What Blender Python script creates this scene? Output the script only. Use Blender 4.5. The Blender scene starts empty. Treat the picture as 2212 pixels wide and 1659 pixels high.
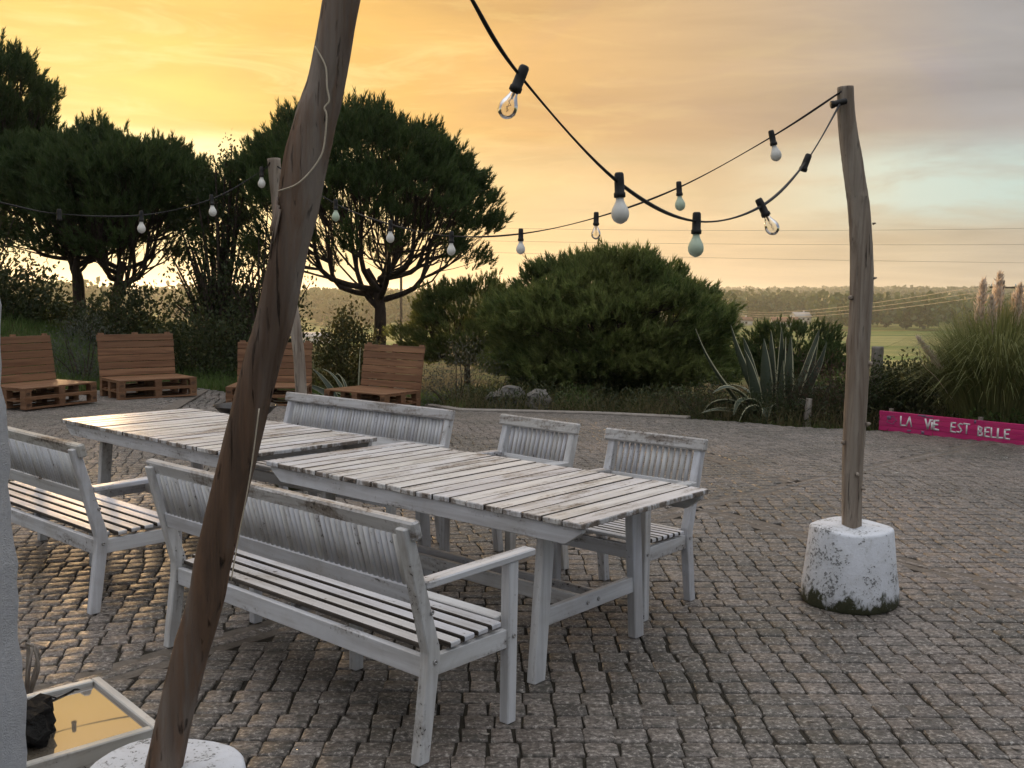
import bpy, bmesh, math
import numpy as np
from mathutils import Matrix, Vector
rng = np.random.default_rng(7)
R = math.radians
sc = bpy.context.scene
COL = sc.collection

# ------------------------------------------------------------------ camera
cam_d = bpy.data.cameras.new('camera'); cam = bpy.data.objects.new('camera', cam_d); COL.objects.link(cam)
cam_d.sensor_width = 36.0; cam_d.lens = 36.0 * 2130 / 2212; cam_d.clip_start = 0.05; cam_d.clip_end = 12000
PITCH = math.atan((829.5 - 637) / 2130)
cam.matrix_world = Matrix.Translation((0, 0, 1.613)) @ Matrix.Rotation(math.pi / 2 - PITCH, 4, 'X') @ Matrix.Rotation(0.012, 4, 'Z')
sc.camera = cam

# ------------------------------------------------------------------ render look
sc.view_settings.view_transform = 'Standard'; sc.view_settings.look = 'None'
sc.view_settings.exposure = 0.46; sc.view_settings.gamma = 1.0; sc.view_settings.use_curve_mapping = False
sc.render.engine = 'CYCLES'
sc.cycles.use_denoising = True; sc.cycles.use_adaptive_sampling = True; sc.cycles.adaptive_threshold = .02
sc.cycles.max_bounces = 6; sc.cycles.diffuse_bounces = 3; sc.cycles.glossy_bounces = 3
sc.cycles.transparent_max_bounces = 12; sc.cycles.volume_bounces = 1
sc.cycles.caustics_reflective = False; sc.cycles.caustics_refractive = False

# ------------------------------------------------------------------ node helpers
class NT:
    def __init__(s, tree): s.t = tree; s.n = tree.nodes; s.l = tree.links
    def new(s, typ, **kw):
        n = s.n.new(typ)
        for k, v in kw.items(): setattr(n, k, v)
        return n
    def put(s, n, name, v):
        i = n.inputs[name]
        if isinstance(v, bpy.types.NodeSocket): s.l.new(v, i)
        else: i.default_value = v
    def math(s, op, a, b=None, c=None, clamp=False):
        n = s.n.new('ShaderNodeMath'); n.operation = op; n.use_clamp = clamp
        for k, v in enumerate((a, b, c)):
            if v is not None: s.put(n, k, v)
        return n.outputs[0]
    def ramp(s, fac, stops, interp='LINEAR'):
        n = s.n.new('ShaderNodeValToRGB'); n.color_ramp.interpolation = interp
        e = n.color_ramp.elements
        while len(e) < len(stops): e.new(0.5)
        for k, (p, c) in enumerate(stops):
            e[k].position = p; e[k].color = (c, c, c, 1) if isinstance(c, (int, float)) else (*c, 1)
        s.put(n, 'Fac', fac); return n.outputs[0]
    def mix(s, f, a, b, blend='MIX'):
        n = s.n.new('ShaderNodeMix'); n.data_type = 'RGBA'; n.blend_type = blend
        s.put(n, 0, f)
        for k, v in ((6, a), (7, b)):
            if isinstance(v, bpy.types.NodeSocket): s.l.new(v, n.inputs[k])
            else: n.inputs[k].default_value = (*v, 1) if len(v) == 3 else v
        return n.outputs[2]
    def noise(s, vec, scale, detail=4, rough=0.55, dist=0.0, w=None):
        n = s.n.new('ShaderNodeTexNoise')
        if w is not None: n.noise_dimensions = '4D'; s.put(n, 'W', w)
        s.put(n, 'Vector', vec); s.put(n, 'Scale', scale); s.put(n, 'Detail', detail); s.put(n, 'Roughness', rough); s.put(n, 'Distortion', dist)
        return n.outputs[0]
    def vmul(s, v, k):
        n = s.n.new('ShaderNodeVectorMath'); n.operation = 'MULTIPLY'; s.put(n, 0, v); s.put(n, 1, k); return n.outputs[0]
    def vadd(s, v, k):
        n = s.n.new('ShaderNodeVectorMath'); n.operation = 'ADD'; s.put(n, 0, v); s.put(n, 1, k); return n.outputs[0]
    def dot(s, v, k):
        n = s.n.new('ShaderNodeVectorMath'); n.operation = 'DOT_PRODUCT'; s.put(n, 0, v); s.put(n, 1, k); return n.outputs['Value']
    def sep(s, v):
        n = s.n.new('ShaderNodeSeparateXYZ'); s.put(n, 0, v); return n.outputs
    def comb(s, x, y, z):
        n = s.n.new('ShaderNodeCombineXYZ'); s.put(n, 0, x); s.put(n, 1, y); s.put(n, 2, z); return n.outputs[0]
    def bump(s, h, strength=0.4, dist=0.01):
        n = s.n.new('ShaderNodeBump'); s.put(n, 'Height', h); s.put(n, 'Strength', strength); s.put(n, 'Distance', dist); return n.outputs[0]

def mat(name):
    m = bpy.data.materials.new(name); m.use_nodes = True
    t = NT(m.node_tree); t.b = m.node_tree.nodes['Principled BSDF']; t.out = m.node_tree.nodes['Material Output']; t.m = m
    return t
def setp(t, col=None, rough=None, nor=None, spec=None, metal=None):
    if col is not None:
        if isinstance(col, tuple): t.b.inputs['Base Color'].default_value = (*col, 1)
        else: t.l.new(col, t.b.inputs['Base Color'])
    if rough is not None: t.put(t.b, 'Roughness', rough)
    if nor is not None: t.l.new(nor, t.b.inputs['Normal'])
    if spec is not None: t.b.inputs['Specular IOR Level'].default_value = spec
    if metal is not None: t.b.inputs['Metallic'].default_value = metal
    return t.m

# ------------------------------------------------------------------ world: sunset sky, cloud deck over a clear sky
SUN_AZ, SUN_EL = R(-25.0), R(5.0)          # azimuth from +Y towards +X
SUNV = (math.sin(SUN_AZ) * math.cos(SUN_EL), math.cos(SUN_AZ) * math.cos(SUN_EL), math.sin(SUN_EL))
world = bpy.data.worlds.new('World'); sc.world = world; world.use_nodes = True
w = NT(world.node_tree); bg = world.node_tree.nodes['Background']
tc = w.new('ShaderNodeTexCoord').outputs['Generated']
nv = w.new('ShaderNodeVectorMath', operation='NORMALIZE'); w.put(nv, 0, tc); D = nv.outputs[0]
dx, dy, dz = w.sep(D)
ang = w.math('DIVIDE', w.math('ARCCOSINE', w.math('MINIMUM', w.math('MAXIMUM', w.dot(D, SUNV), -0.9999), 0.9999)), math.pi)   # 0..1 = 0..180 deg
el = w.math('MULTIPLY', w.math('ARCSINE', dz), 180 / math.pi)                                                            # degrees
az = w.math('MULTIPLY', w.math('ARCTAN2', dx, dy), 180 / math.pi)
# streaky cloud coordinates: project on a flat deck
den = w.math('MAXIMUM', w.math('ADD', dz, 0.06), 0.02)
deck = w.comb(w.math('DIVIDE', dx, den), w.math('DIVIDE', dy, den), 0.0)
n1 = w.noise(w.vmul(deck, (0.55, 0.8, 1)), 1.0, 6, 0.55, 0.6)
n2 = w.noise(w.comb(w.math('MULTIPLY', az, 0.045), w.math('MULTIPLY', el, 0.33), 3.1), 1.0, 5, 0.55, 0.5)
n3 = w.noise(w.comb(w.math('MULTIPLY', az, 0.16), w.math('MULTIPLY', el, 0.6), 9.1), 1.0, 5, 0.6, 0.3)
cloud = w.ramp(ang, [(0.0, (.97, .72, .25)), (0.05, (.91, .58, .155)), (0.10, (.82, .48, .125)), (0.15, (.67, .40, .15)), (0.21, (.52, .365, .215)),
                     (0.275, (.325, .31, .305)), (0.38, (.29, .305, .335)), (0.55, (.22, .25, .295)), (1.0, (.17, .20, .255))])
low = w.ramp(ang, [(0.0, (1.05, .86, .43)), (0.06, (.94, .72, .33)), (0.13, (.80, .54, .235)), (0.20, (.66, .475, .265)), (0.26, (.52, .425, .285)), (0.34, (.35, .35, .335)), (0.55, (.19, .215, .26)), (1.0, (.14, .165, .215))])
lowmask = w.ramp(w.math('ADD', w.math('DIVIDE', el, 20), w.math('MULTIPLY', w.math('SUBTRACT', n2, 0.5), 0.30)), [(0.22, 1.0), (0.48, 0.0)], 'EASE')
c = w.mix(lowmask, cloud, low)
# darker / brighter patches of the deck
var = w.ramp(w.math('ADD', w.math('MULTIPLY', n1, 0.6), w.math('MULTIPLY', n2, 0.4)), [(0.32, .80), (0.5, 1.0), (0.66, 1.17)])
c = w.mix(1.0, c, var, 'MULTIPLY')
tan = w.math('MULTIPLY', w.ramp(w.noise(w.comb(w.math('MULTIPLY', az, 0.075), w.math('MULTIPLY', el, 0.17), 5.3), 1.0, 6, .6, .8), [(.46, 0.), (.66, .55)]), w.ramp(w.math('DIVIDE', el, 30), [(.22, 0.), (.36, 1.)]))
c = w.mix(tan, c, w.mix(1.0, c, (.88, .88, 1.10), 'MULTIPLY'))
wisp = w.ramp(w.noise(w.comb(w.math('MULTIPLY', az, 0.10), w.math('MULTIPLY', el, 0.62), 7.7), 1.0, 6, .62, 1.0), [(.52, 0.), (.68, 1.)])
wside = w.ramp(ang, [(0.0, .6), (.10, .4), (.18, .10), (.3, .0)])
c = w.mix(w.math('MULTIPLY', w.math('MULTIPLY', wisp, wside), w.ramp(w.math('DIVIDE', el, 30), [(.1, 0.), (.2, 1.), (.45, 1.), (.7, .3)])), c, (.98, .76, .31))
c = w.mix(1.0, c, (.89, .885, .88), 'MULTIPLY')
# zenith: pale blue-grey overcast dome
zen = w.ramp(w.math('DIVIDE', el, 90), [(0.20, 0.0), (0.68, 1.0)], 'EASE')
c = w.mix(zen, c, w.mix(w.ramp(n1, [(.35, 0.), (.65, 1.)]), (.78, .79, .83), (.95, .96, .99)))
# clear gap low in the sky, where the Nishita sky shows through
sky = w.new('ShaderNodeTexSky', sky_type='NISHITA'); sky.sun_disc = False
sky.sun_elevation = SUN_EL; sky.sun_rotation = SUN_AZ; sky.air_density = 1.0; sky.dust_density = 2.0
skyc = w.mix(1.0, sky.outputs[0], (.10, .10, .10), 'MULTIPLY')
gapc = w.mix(0.9, skyc, w.ramp(ang, [(0.0, (1.05, .88, .46)), (0.10, (.92, .76, .40)), (0.2, (.8, .70, .45)), (0.26, (.50, .60, .54)), (0.31, (.40, .56, .545)), (0.5, (.36, .46, .52)), (1.0, (.3, .36, .45))]))
gb = w.math('ADD', el, w.math('MULTIPLY', w.math('SUBTRACT', n2, 0.5), 2.5))
gband = w.ramp(w.math('DIVIDE', gb, 20), [(0.15, 0.0), (0.25, 1.0), (0.37, 1.0), (0.45, 0.0)], 'EASE')
gside = w.ramp(ang, [(0.0, .9), (0.09, .75), (0.13, .15), (0.20, .12), (0.25, .9), (0.5, .8), (1.0, .5)])
gn = w.ramp(n3, [(0.38, 0.55), (0.55, 1.0)])
c = w.mix(w.math('MULTIPLY', w.math('MULTIPLY', gband, gside), gn), c, gapc)
w.put(bg, 'Color', c); w.put(bg, 'Strength', 1.0)

sun_d = bpy.data.lights.new('sun', 'SUN'); sun = bpy.data.objects.new('sun', sun_d); COL.objects.link(sun)
sun_d.energy = 3.6; sun_d.color = (1.0, .64, .32); sun_d.angle = R(6.0)
sun.rotation_euler = Vector(SUNV).to_track_quat('Z', 'Y').to_euler()

# ------------------------------------------------------------------ object helpers
def npmesh(name, V, Fc, mats=(), smooth=False, mi=None):
    """V (n,3); Fc list of (m,k) index arrays or a list of tuples."""
    me = bpy.data.meshes.new(name)
    V = np.asarray(V, np.float32)
    if isinstance(Fc, np.ndarray): Fc = [Fc]
    if len(Fc) and not isinstance(Fc[0], np.ndarray):
        loops = np.concatenate([np.asarray(f) for f in Fc]); tot = np.array([len(f) for f in Fc])
    else:
        loops = np.concatenate([f.ravel() for f in Fc]); tot = np.concatenate([np.full(len(f), f.shape[1]) for f in Fc])
    me.vertices.add(len(V)); me.vertices.foreach_set('co', V.ravel())
    me.loops.add(len(loops)); me.loops.foreach_set('vertex_index', loops.astype(np.int32))
    me.polygons.add(len(tot)); me.polygons.foreach_set('loop_start', np.concatenate([[0], np.cumsum(tot)[:-1]]).astype(np.int32))
    for m in mats: me.materials.append(m)
    if mi is not None: me.polygons.foreach_set('material_index', np.asarray(mi, np.int32))
    if smooth: me.polygons.foreach_set('use_smooth', np.ones(len(tot), bool))
    me.update(calc_edges=True); me.validate()
    return me
def link(name, me, parent=None, m=None, loc=None, rot=None, M=None):
    o = bpy.data.objects.new(name, me); COL.objects.link(o)
    if parent: o.parent = parent
    if M is not None: o.matrix_local = M
    if loc is not None: o.location = loc
    if rot is not None: o.rotation_euler = rot
    if m is not None:
        if len(me.materials) == 0: me.materials.append(m)
    return o
def tag(o, label=None, cat=None, group=None, kind=None):
    if label: o['label'] = label
    if cat: o['category'] = cat
    if group: o['group'] = group
    if kind: o['kind'] = kind
    return o
def empty(name, loc, rz=0.0):
    o = bpy.data.objects.new(name, None); COL.objects.link(o); o.location = loc; o.rotation_euler = (0, 0, rz); o.empty_display_size = .1
    return o

class MB:
    def __init__(s): s.V = []; s.F = []; s.k = 0; s.mi = []
    def add(s, V, F, m=0):
        V = np.asarray(V, float); s.V.append(V); s.F += [tuple(i + s.k for i in f) for f in F]; s.mi += [m] * len(F); s.k += len(V)
    def box(s, c, size, M=None, m=0):
        h = np.array(size) / 2
        V = np.array([[x, y, z] for x in (-1, 1) for y in (-1, 1) for z in (-1, 1)]) * h
        if M is not None: V = V @ np.array(M).T
        s.add(V + np.array(c), [(0, 1, 3, 2), (4, 6, 7, 5), (0, 4, 5, 1), (2, 3, 7, 6), (0, 2, 6, 4), (1, 5, 7, 3)], m)
    def tube(s, P, r, n=8, cap=True, m=0):
        V, F = tube(P, r, n, cap); s.add(V, F, m)
    def lathe(s, prof, n=24, M=None, m=0):
        a = np.linspace(0, 2 * np.pi, n, endpoint=False); V = []; F = []
        for r, z in prof: V.append(np.stack([r * np.cos(a), r * np.sin(a), np.full(n, z)], 1))
        V = np.concatenate(V)
        for i in range(len(prof) - 1):
            for j in range(n): F.append((i * n + j, i * n + (j + 1) % n, (i + 1) * n + (j + 1) % n, (i + 1) * n + j))
        if prof[0][0] > 1e-5: F.append(tuple(range(n))[::-1])
        if prof[-1][0] > 1e-5: F.append(tuple((len(prof) - 1) * n + j for j in range(n)))
        if M is not None: V = V @ np.array(M.to_3x3()).T + np.array(M.to_translation())
        s.add(V, F, m)
    def mesh(s, name, *mats, smooth=False):
        return npmesh(name, np.concatenate(s.V), s.F, mats, smooth, s.mi if len(mats) > 1 else None)

def frames(P):
    P = np.asarray(P, float); T = np.gradient(P, axis=0); T /= np.linalg.norm(T, axis=1)[:, None] + 1e-12
    up = np.array([0, 0, 1.0]) if abs(T[0, 2]) < .9 else np.array([1.0, 0, 0])
    A = np.zeros_like(P); B = np.zeros_like(P)
    for i in range(len(P)):
        a = np.cross(up, T[i]); a /= np.linalg.norm(a) + 1e-12; b = np.cross(T[i], a); A[i] = a; B[i] = b; up = b
    return T, A, B
def tube(P, r, n=8, cap=True):
    P = np.asarray(P, float); r = np.broadcast_to(np.asarray(r, float), (len(P),)); T, A, B = frames(P)
    a = np.linspace(0, 2 * np.pi, n, endpoint=False); ca, sa = np.cos(a), np.sin(a)
    V = (P[:, None] + r[:, None, None] * (A[:, None] * ca[None, :, None] + B[:, None] * sa[None, :, None])).reshape(-1, 3)
    F = [(i * n + j, i * n + (j + 1) % n, (i + 1) * n + (j + 1) % n, (i + 1) * n + j) for i in range(len(P) - 1) for j in range(n)]
    if cap: F += [tuple(range(n))[::-1], tuple((len(P) - 1) * n + j for j in range(n))]
    return V, F
def spline(P, n):
    P = np.asarray(P, float); m = len(P); t = np.linspace(0, m - 1, n); out = np.zeros((n, P.shape[1]))
    for k, tt in enumerate(t):
        i = min(int(tt), m - 2); f = tt - i
        p0, p1, p2, p3 = P[max(i - 1, 0)], P[i], P[i + 1], P[min(i + 2, m - 1)]
        out[k] = .5 * ((2 * p1) + (-p0 + p2) * f + (2 * p0 - 5 * p1 + 4 * p2 - p3) * f * f + (-p0 + 3 * p1 - 3 * p2 + p3) * f ** 3)
    return out
_pl = {}
def plank(L, W, T, bev=.004, seed=0, mt=None, worn=.0, side=None, axis=0, end=None):
    """a board along X, centred, edges eased and slightly uneven"""
    key = (round(L, 4), round(W, 4), round(T, 4), bev, seed, mt.name if mt else '', worn, side.name if side else '', axis, end.name if end else '')
    if key in _pl: return _pl[key]
    bm = bmesh.new(); bmesh.ops.create_cube(bm, size=1.0)
    for v in bm.verts: v.co = Vector((v.co.x * L, v.co.y * W, v.co.z * T))
    if worn:
        r = np.random.default_rng(seed)
        for v in bm.verts: v.co += Vector(r.uniform(-worn, worn, 3))
    bmesh.ops.bevel(bm, geom=list(bm.edges), offset=bev, segments=1, affect='EDGES', profile=.5)
    me = bpy.data.meshes.new('board'); bm.to_mesh(me); bm.free()
    if mt: me.materials.append(mt)
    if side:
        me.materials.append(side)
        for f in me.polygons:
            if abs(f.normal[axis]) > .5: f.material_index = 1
    if end:
        me.materials.append(end)
        for f in me.polygons:
            if abs(f.normal[1 - axis]) > .5 or (not side and abs(f.normal[axis]) > .5): f.material_index = len(me.materials) - 1
    _pl[key] = me; return me
def prism(poly, x0, x1, bev, mt):
    """polygon in (y,z) extruded along x"""
    bm = bmesh.new(); a = [bm.verts.new((x0, y, z)) for y, z in poly]; b = [bm.verts.new((x1, y, z)) for y, z in poly]
    n = len(poly); bm.faces.new(a[::-1]); bm.faces.new(b)
    for i in range(n): bm.faces.new((a[i], a[(i + 1) % n], b[(i + 1) % n], b[i]))
    bmesh.ops.recalc_face_normals(bm, faces=bm.faces)
    bmesh.ops.bevel(bm, geom=list(bm.edges), offset=bev, segments=1, affect='EDGES', profile=.5)
    me = bpy.data.meshes.new('piece'); bm.to_mesh(me); bm.free(); me.materials.append(mt); return me
def Mx(loc, rz=0.0, rx=0.0, ry=0.0):
    return Matrix.Translation(loc) @ Matrix.Rotation(rz, 4, 'Z') @ Matrix.Rotation(ry, 4, 'Y') @ Matrix.Rotation(rx, 4, 'X')
def along(p0, p1, roll=0.0):
    """matrix placing a board (length along X) between two points; width stays level"""
    p0 = Vector(p0); p1 = Vector(p1); x = (p1 - p0).normalized(); up = Vector((0, 0, 1))
    if abs(x.z) > .95: up = Vector((0, 1, 0))
    y = up.cross(x).normalized(); z = x.cross(y)
    M = Matrix((x, y, z)).transposed().to_4x4(); M.translation = (p0 + p1) / 2
    return M @ Matrix.Rotation(roll, 4, 'X')

# ------------------------------------------------------------------ materials
def wood_mat(name, a, b, c, scale=(14, 14, 1.2), rough=.75, bstr=.6, crack=.5):
    t = mat(name); co = t.new('ShaderNodeTexCoord').outputs['Object']; rnd = t.math('MULTIPLY', t.new('ShaderNodeObjectInfo').outputs['Random'], 21.0)
    s1 = t.noise(t.vmul(co, scale), 1.0, 6, .62, .9, rnd); s2 = t.noise(t.vmul(co, tuple(v * .22 for v in scale)), 1.0, 4, .6, 1.4, rnd)
    s3 = t.noise(t.vmul(co, tuple(v * 3 for v in scale)), 1.0, 4, .6, .4, rnd)
    a2 = t.mix(1.0, a, t.mix(t.new('ShaderNodeObjectInfo').outputs['Random'], (.72, .72, .72), (1.2, 1.2, 1.2)), 'MULTIPLY'); col = t.mix(t.ramp(s2, [(.42, 0.), (.58, 1.)]), a2, b); col = t.mix(t.ramp(s1, [(.45, 0.), (.62, .85)]), col, c)
    cr = t.ramp(s3, [(.30, 1.), (.40, 0.)]); col = t.mix(t.math('MULTIPLY', cr, crack), col, (.02, .015, .01))
    h = t.math('SUBTRACT', t.math('ADD', s1, t.math('MULTIPLY', s3, .5)), t.math('MULTIPLY', cr, .8))
    return setp(t, col, rough, t.bump(h, bstr, .012), .25)
def paint(name, axis, wear=.5, base=(.80, .81, .83), warm=0.0):
    t = mat(name); co = t.new('ShaderNodeTexCoord').outputs['Object']; rnd = t.new('ShaderNodeObjectInfo').outputs['Random']
    k = {'x': (1.6, 26, 26), 'y': (26, 1.6, 26), 'z': (26, 26, 1.6)}[axis]
    seed = t.math('MULTIPLY', rnd, 37.0)
    g = t.noise(t.vmul(co, k), 1.0, 5, .6, .4, seed)             # grain
    p = t.noise(t.vmul(co, tuple(max(2.2, v * .45) for v in k)), 1.0, 6, .65, .8, seed)   # peeling along the grain
    b = t.noise(co, 5.0, 4, .6, .3, seed)                       # blotches
    dn = t.noise(co, 60.0, 3, .7, .0, seed)
    wood = t.mix(g, (.10, .075, .055), (.26, .22, .185))
    white = t.mix(t.ramp(b, [(.35, 0.), (.7, 1.)]), tuple(v * .80 for v in base), base)
    white = t.mix(t.math('MULTIPLY', t.ramp(g, [(.45, 0.), (.75, 1.)]), .45), white, tuple(v * .62 for v in base))
    tint = t.mix(rnd, (.93, .94, .98), (1.0, .99, .95)); white = t.mix(1.0, white, tint, 'MULTIPLY')
    m = t.ramp(t.math('ADD', t.math('MULTIPLY', p, .75), t.math('MULTIPLY', dn, .25)), [(.60 - wear * .12, 0.), (.66 - wear * .09, 1.)])
    thin = t.ramp(t.math('ADD', t.math('MULTIPLY', g, .6), t.math('MULTIPLY', b, .4)), [(.42, 0.), (.62, .7)]); stain = t.ramp(t.noise(co, 2.3, 5, .65, .6, seed), [(.48, 0.), (.66, .5)])
    ch = t.ramp(t.math('ADD', t.math('MULTIPLY', p, .5), t.math('MULTIPLY', dn, .5)), [(.625 - .04 * wear, 0.), (.64 - .04 * wear, 1.)])
    colr = t.mix(thin, white, t.mix(.5, white, wood)); colr = t.mix(stain, colr, t.mix(1.0, colr, (.66, .62, .55), 'MULTIPLY')); colr = t.mix(t.math('MULTIPLY', m, wear), colr, wood); colr = t.mix(ch, colr, (.035, .028, .024))
    h = t.math('SUBTRACT', t.math('MULTIPLY', g, .5), t.math('MULTIPLY', ch, .6))
    return setp(t, colr, t.ramp(g, [(.3, .30), (.8, .56)]), t.bump(h, .45, .004), .5)
P_X = paint('worn_white_paint_x', 'x', .55); P_Y = paint('worn_white_paint_y', 'y', .5); P_Z = paint('worn_white_paint_z', 'z', .45)
P_TOP = paint('worn_table_paint', 'y', .75, (.84, .85, .87)); P_RAIL = paint('peeling_rail_paint', 'x', .95, (.66, .65, .63))
P_END = paint('chipped_end_paint', 'z', 1.25, (.78, .78, .78))
W_GAPSHADE = wood_mat('gap_shade_wood', (.060, .050, .042), (.10, .085, .07), (.035, .028, .022), (6, 6, 20), .85, .3, .3)  # worn board sides, darkened to paint in the shade between boards
P_SEAT = paint('seat_paint', 'x', .40, (.80, .81, .84))

W_NEAR = wood_mat('weathered_pole_wood', (.285, .235, .195), (.110, .072, .050), (.185, .108, .066), (22, 22, 1.1), .8, 1.0, .9)
W_POLE = wood_mat('grey_pole_wood', (.38, .325, .265), (.28, .225, .175), (.185, .14, .105), (22, 22, 1.5), .8, .8, .8)
W_PAL = wood_mat('oiled_pallet_wood', (.285, .150, .078), (.225, .115, .058), (.150, .070, .036), (1.3, 22, 22), .42, .3, .25)
W_PAL2 = wood_mat('pallet_block_wood', (.27, .15, .08), (.21, .11, .058), (.15, .075, .04), (14, 2, 14), .6, .3, .3)
W_STUMP = wood_mat('bleached_wood', (.34, .31, .27), (.26, .225, .185), (.15, .12, .10), (16, 16, 2), .85, .6, .6)

def concrete_paint(name):
    t = mat(name); co = t.new('ShaderNodeTexCoord').outputs['Object']
    n = t.noise(co, 9, 6, .65, .3); f = t.noise(co, 70, 4, .7); z = t.sep(co)[2]; v = t.noise(t.vmul(co, (15, 15, 9)), 1., 6, .7, .3)
    col = t.mix(t.ramp(n, [(.4, 0.), (.7, 1.)]), (.72, .74, .78), (.60, .61, .62))
    spk = t.ramp(t.math('ADD', t.math('MULTIPLY', n, .45), t.math('MULTIPLY', f, .55)), [(.55, 0.), (.58, 1.)])
    col = t.mix(t.math('MULTIPLY', spk, .85), col, (.10, .10, .095))
    drip = t.ramp(v, [(.60, 0.), (.72, .6)]); col = t.mix(drip, col, (.30, .29, .25))
    # moss ring growing up from the ground, ragged upper edge
    k = t.math('ADD', z, t.math('MULTIPLY', t.math('SUBTRACT', v, .5), .34)); moss = t.ramp(t.math('DIVIDE', k, .4), [(.12, 1.), (.22, 0.)])
    col = t.mix(moss, col, t.mix(f, (.02, .024, .012), (.085, .085, .045)))
    return setp(t, col, .7, t.bump(t.math('ADD', n, t.math('MULTIPLY', f, .4)), .5, .012), .3)
M_BASE = concrete_paint('painted_concrete')

def stone(name):
    t = mat(name); co = t.new('ShaderNodeTexCoord').outputs['Object']; geo = t.new('ShaderNodeNewGeometry'); pos = geo.outputs['Position']
    isl = geo.outputs['Random Per Island']; orn = t.new('ShaderNodeObjectInfo').outputs['Random']
    rr = t.math('FRACT', t.math('ADD', isl, t.math('MULTIPLY', orn, 7.31)))
    big = t.noise(pos, .55, 3, .5); mid = t.noise(pos, 11., 5, .68, .3); fin = t.noise(pos, 52., 5, .75, .3); strk = t.noise(t.vmul(pos, (22, 60, 40)), 1., 4, .65, .4)
    col = t.mix(rr, (.088, .078, .068), (.218, .186, .160))
    col = t.mix(t.ramp(big, [(.48, 0.), (.68, .7)]), col, (.220, .172, .142)); col = t.mix(t.ramp(t.noise(pos, .8, 5, .6, .5), [(.36, .75), (.52, 0.)]), col, (.072, .066, .050))
    col = t.mix(t.ramp(strk, [(.50, 0.), (.62, .80)]), col, (.070, .060, .048))
    col = t.mix(t.ramp(fin, [(.53, 0.), (.62, .8)]), col, (.46, .42, .37))
    col = t.mix(t.ramp(fin, [(.37, .9), (.47, 0.)]), col, (.032, .029, .024))
    lich = t.ramp(t.math('ADD', t.math('MULTIPLY', mid, .8), t.math('MULTIPLY', fin, .2)), [(.645, 0.), (.665, 1.)]); col = t.mix(t.math('MULTIPLY', lich, .8), col, (.50, .48, .43))
    gr = t.ramp(mid, [(.34, .85), (.46, 0.)]); col = t.mix(gr, col, (.055, .052, .040))
    h = t.math('ADD', t.math('ADD', strk, fin), t.math('MULTIPLY', mid, 1.2))
    return setp(t, col, t.ramp(strk, [(.35, .42), (.7, .70)]), t.bump(h, .7, .0035), .5)
M_SETT = stone('granite_sett')
def simple(name, a, b, scale=8., rough=.8, bump=.3, bd=.01, spec=.3, det=5):
    t = mat(name); co = t.new('ShaderNodeNewGeometry').outputs['Position']; n = t.noise(co, scale, det, .6, .3); f = t.noise(co, scale * 7, 4, .65)
    k = t.ramp(t.math('ADD', t.math('MULTIPLY', n, .65), t.math('MULTIPLY', f, .35)), [(.35, 0.), (.65, 1.)])
    return setp(t, t.mix(k, a, b), rough, t.bump(t.math('ADD', n, f), bump, bd), spec)
M_JOINT = simple('dark_joint_sand', (.014, .012, .009), (.045, .038, .026), 12., .95, .6, .01)
M_KERB = simple('pale_concrete_edging', (.20, .175, .15), (.34, .305, .265), 6., .85, .4)
M_SOIL = simple('dry_soil', (.055, .048, .025), (.12, .10, .05), 3., .95, .5, .03)
M_STUCCO = simple('white_stucco', (.60, .62, .66), (.70, .72, .75), 42., .8, .9, .010)
M_BLACK = simple('black_rubber', (.010, .010, .010), (.022, .020, .018), 30., .5, .1)
M_CABLE = simple('black_cable', (.012, .011, .010), (.025, .022, .02), 30., .45, .05)
M_IRON = simple('black_iron', (.010, .0095, .009), (.022, .018, .015), 14., .38, .2, .004, .5)
M_BOLT = setp(mat('zinc_bolt'), (.42, .41, .40), .4, None, .5, .8)
M_ROCK = simple('pale_rock', (.13, .12, .105), (.24, .225, .20), 5., .9, .8, .04)
M_DARKREFL = simple('dark_reflection_black', (.008, .008, .007), (.022, .020, .018), 14., .9, 1., .03)  # black of the shapes added as dark reflections in the tray
M_TWINE = simple('pale_twine', (.45, .38, .28), (.6, .52, .4), 60., .9, .2)
M_WIRE = setp(mat('wire_metal'), (.33, .29, .24), .5)
M_BULBW = setp(mat('frosted_bulb'), (.80, .78, .72), .35, None, .5); M_BULBG = setp(mat('greenish_bulb'), (.56, .66, .50), .35, None, .5)
for m_, c_ in ((M_BULBW, (.8, .78, .72)), (M_BULBG, (.56, .66, .50))):
    m_.node_tree.nodes['Principled BSDF'].inputs['Subsurface Weight'].default_value = .35
    m_.node_tree.nodes['Principled BSDF'].inputs['Subsurface Radius'].default_value = (.03, .03, .03)
def thin_glass():
    t = mat('clear_bulb_glass'); tr = t.new('ShaderNodeBsdfTransparent'); tr.inputs[0].default_value = (.96, .95, .92, 1)
    gl = t.new('ShaderNodeBsdfGlossy'); gl.inputs['Roughness'].default_value = .03; fr = t.new('ShaderNodeFresnel'); fr.inputs[0].default_value = 1.5
    mx = t.new('ShaderNodeMixShader'); t.l.new(t.math('ADD', fr.outputs[0], .03), mx.inputs[0]); t.l.new(tr.outputs[0], mx.inputs[1]); t.l.new(gl.outputs[0], mx.inputs[2])
    t.l.new(mx.outputs[0], t.out.inputs['Surface']); return t.m
M_GLASS = thin_glass()
M_FIL = setp(mat('filament'), (.12, .09, .06), .5)

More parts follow.
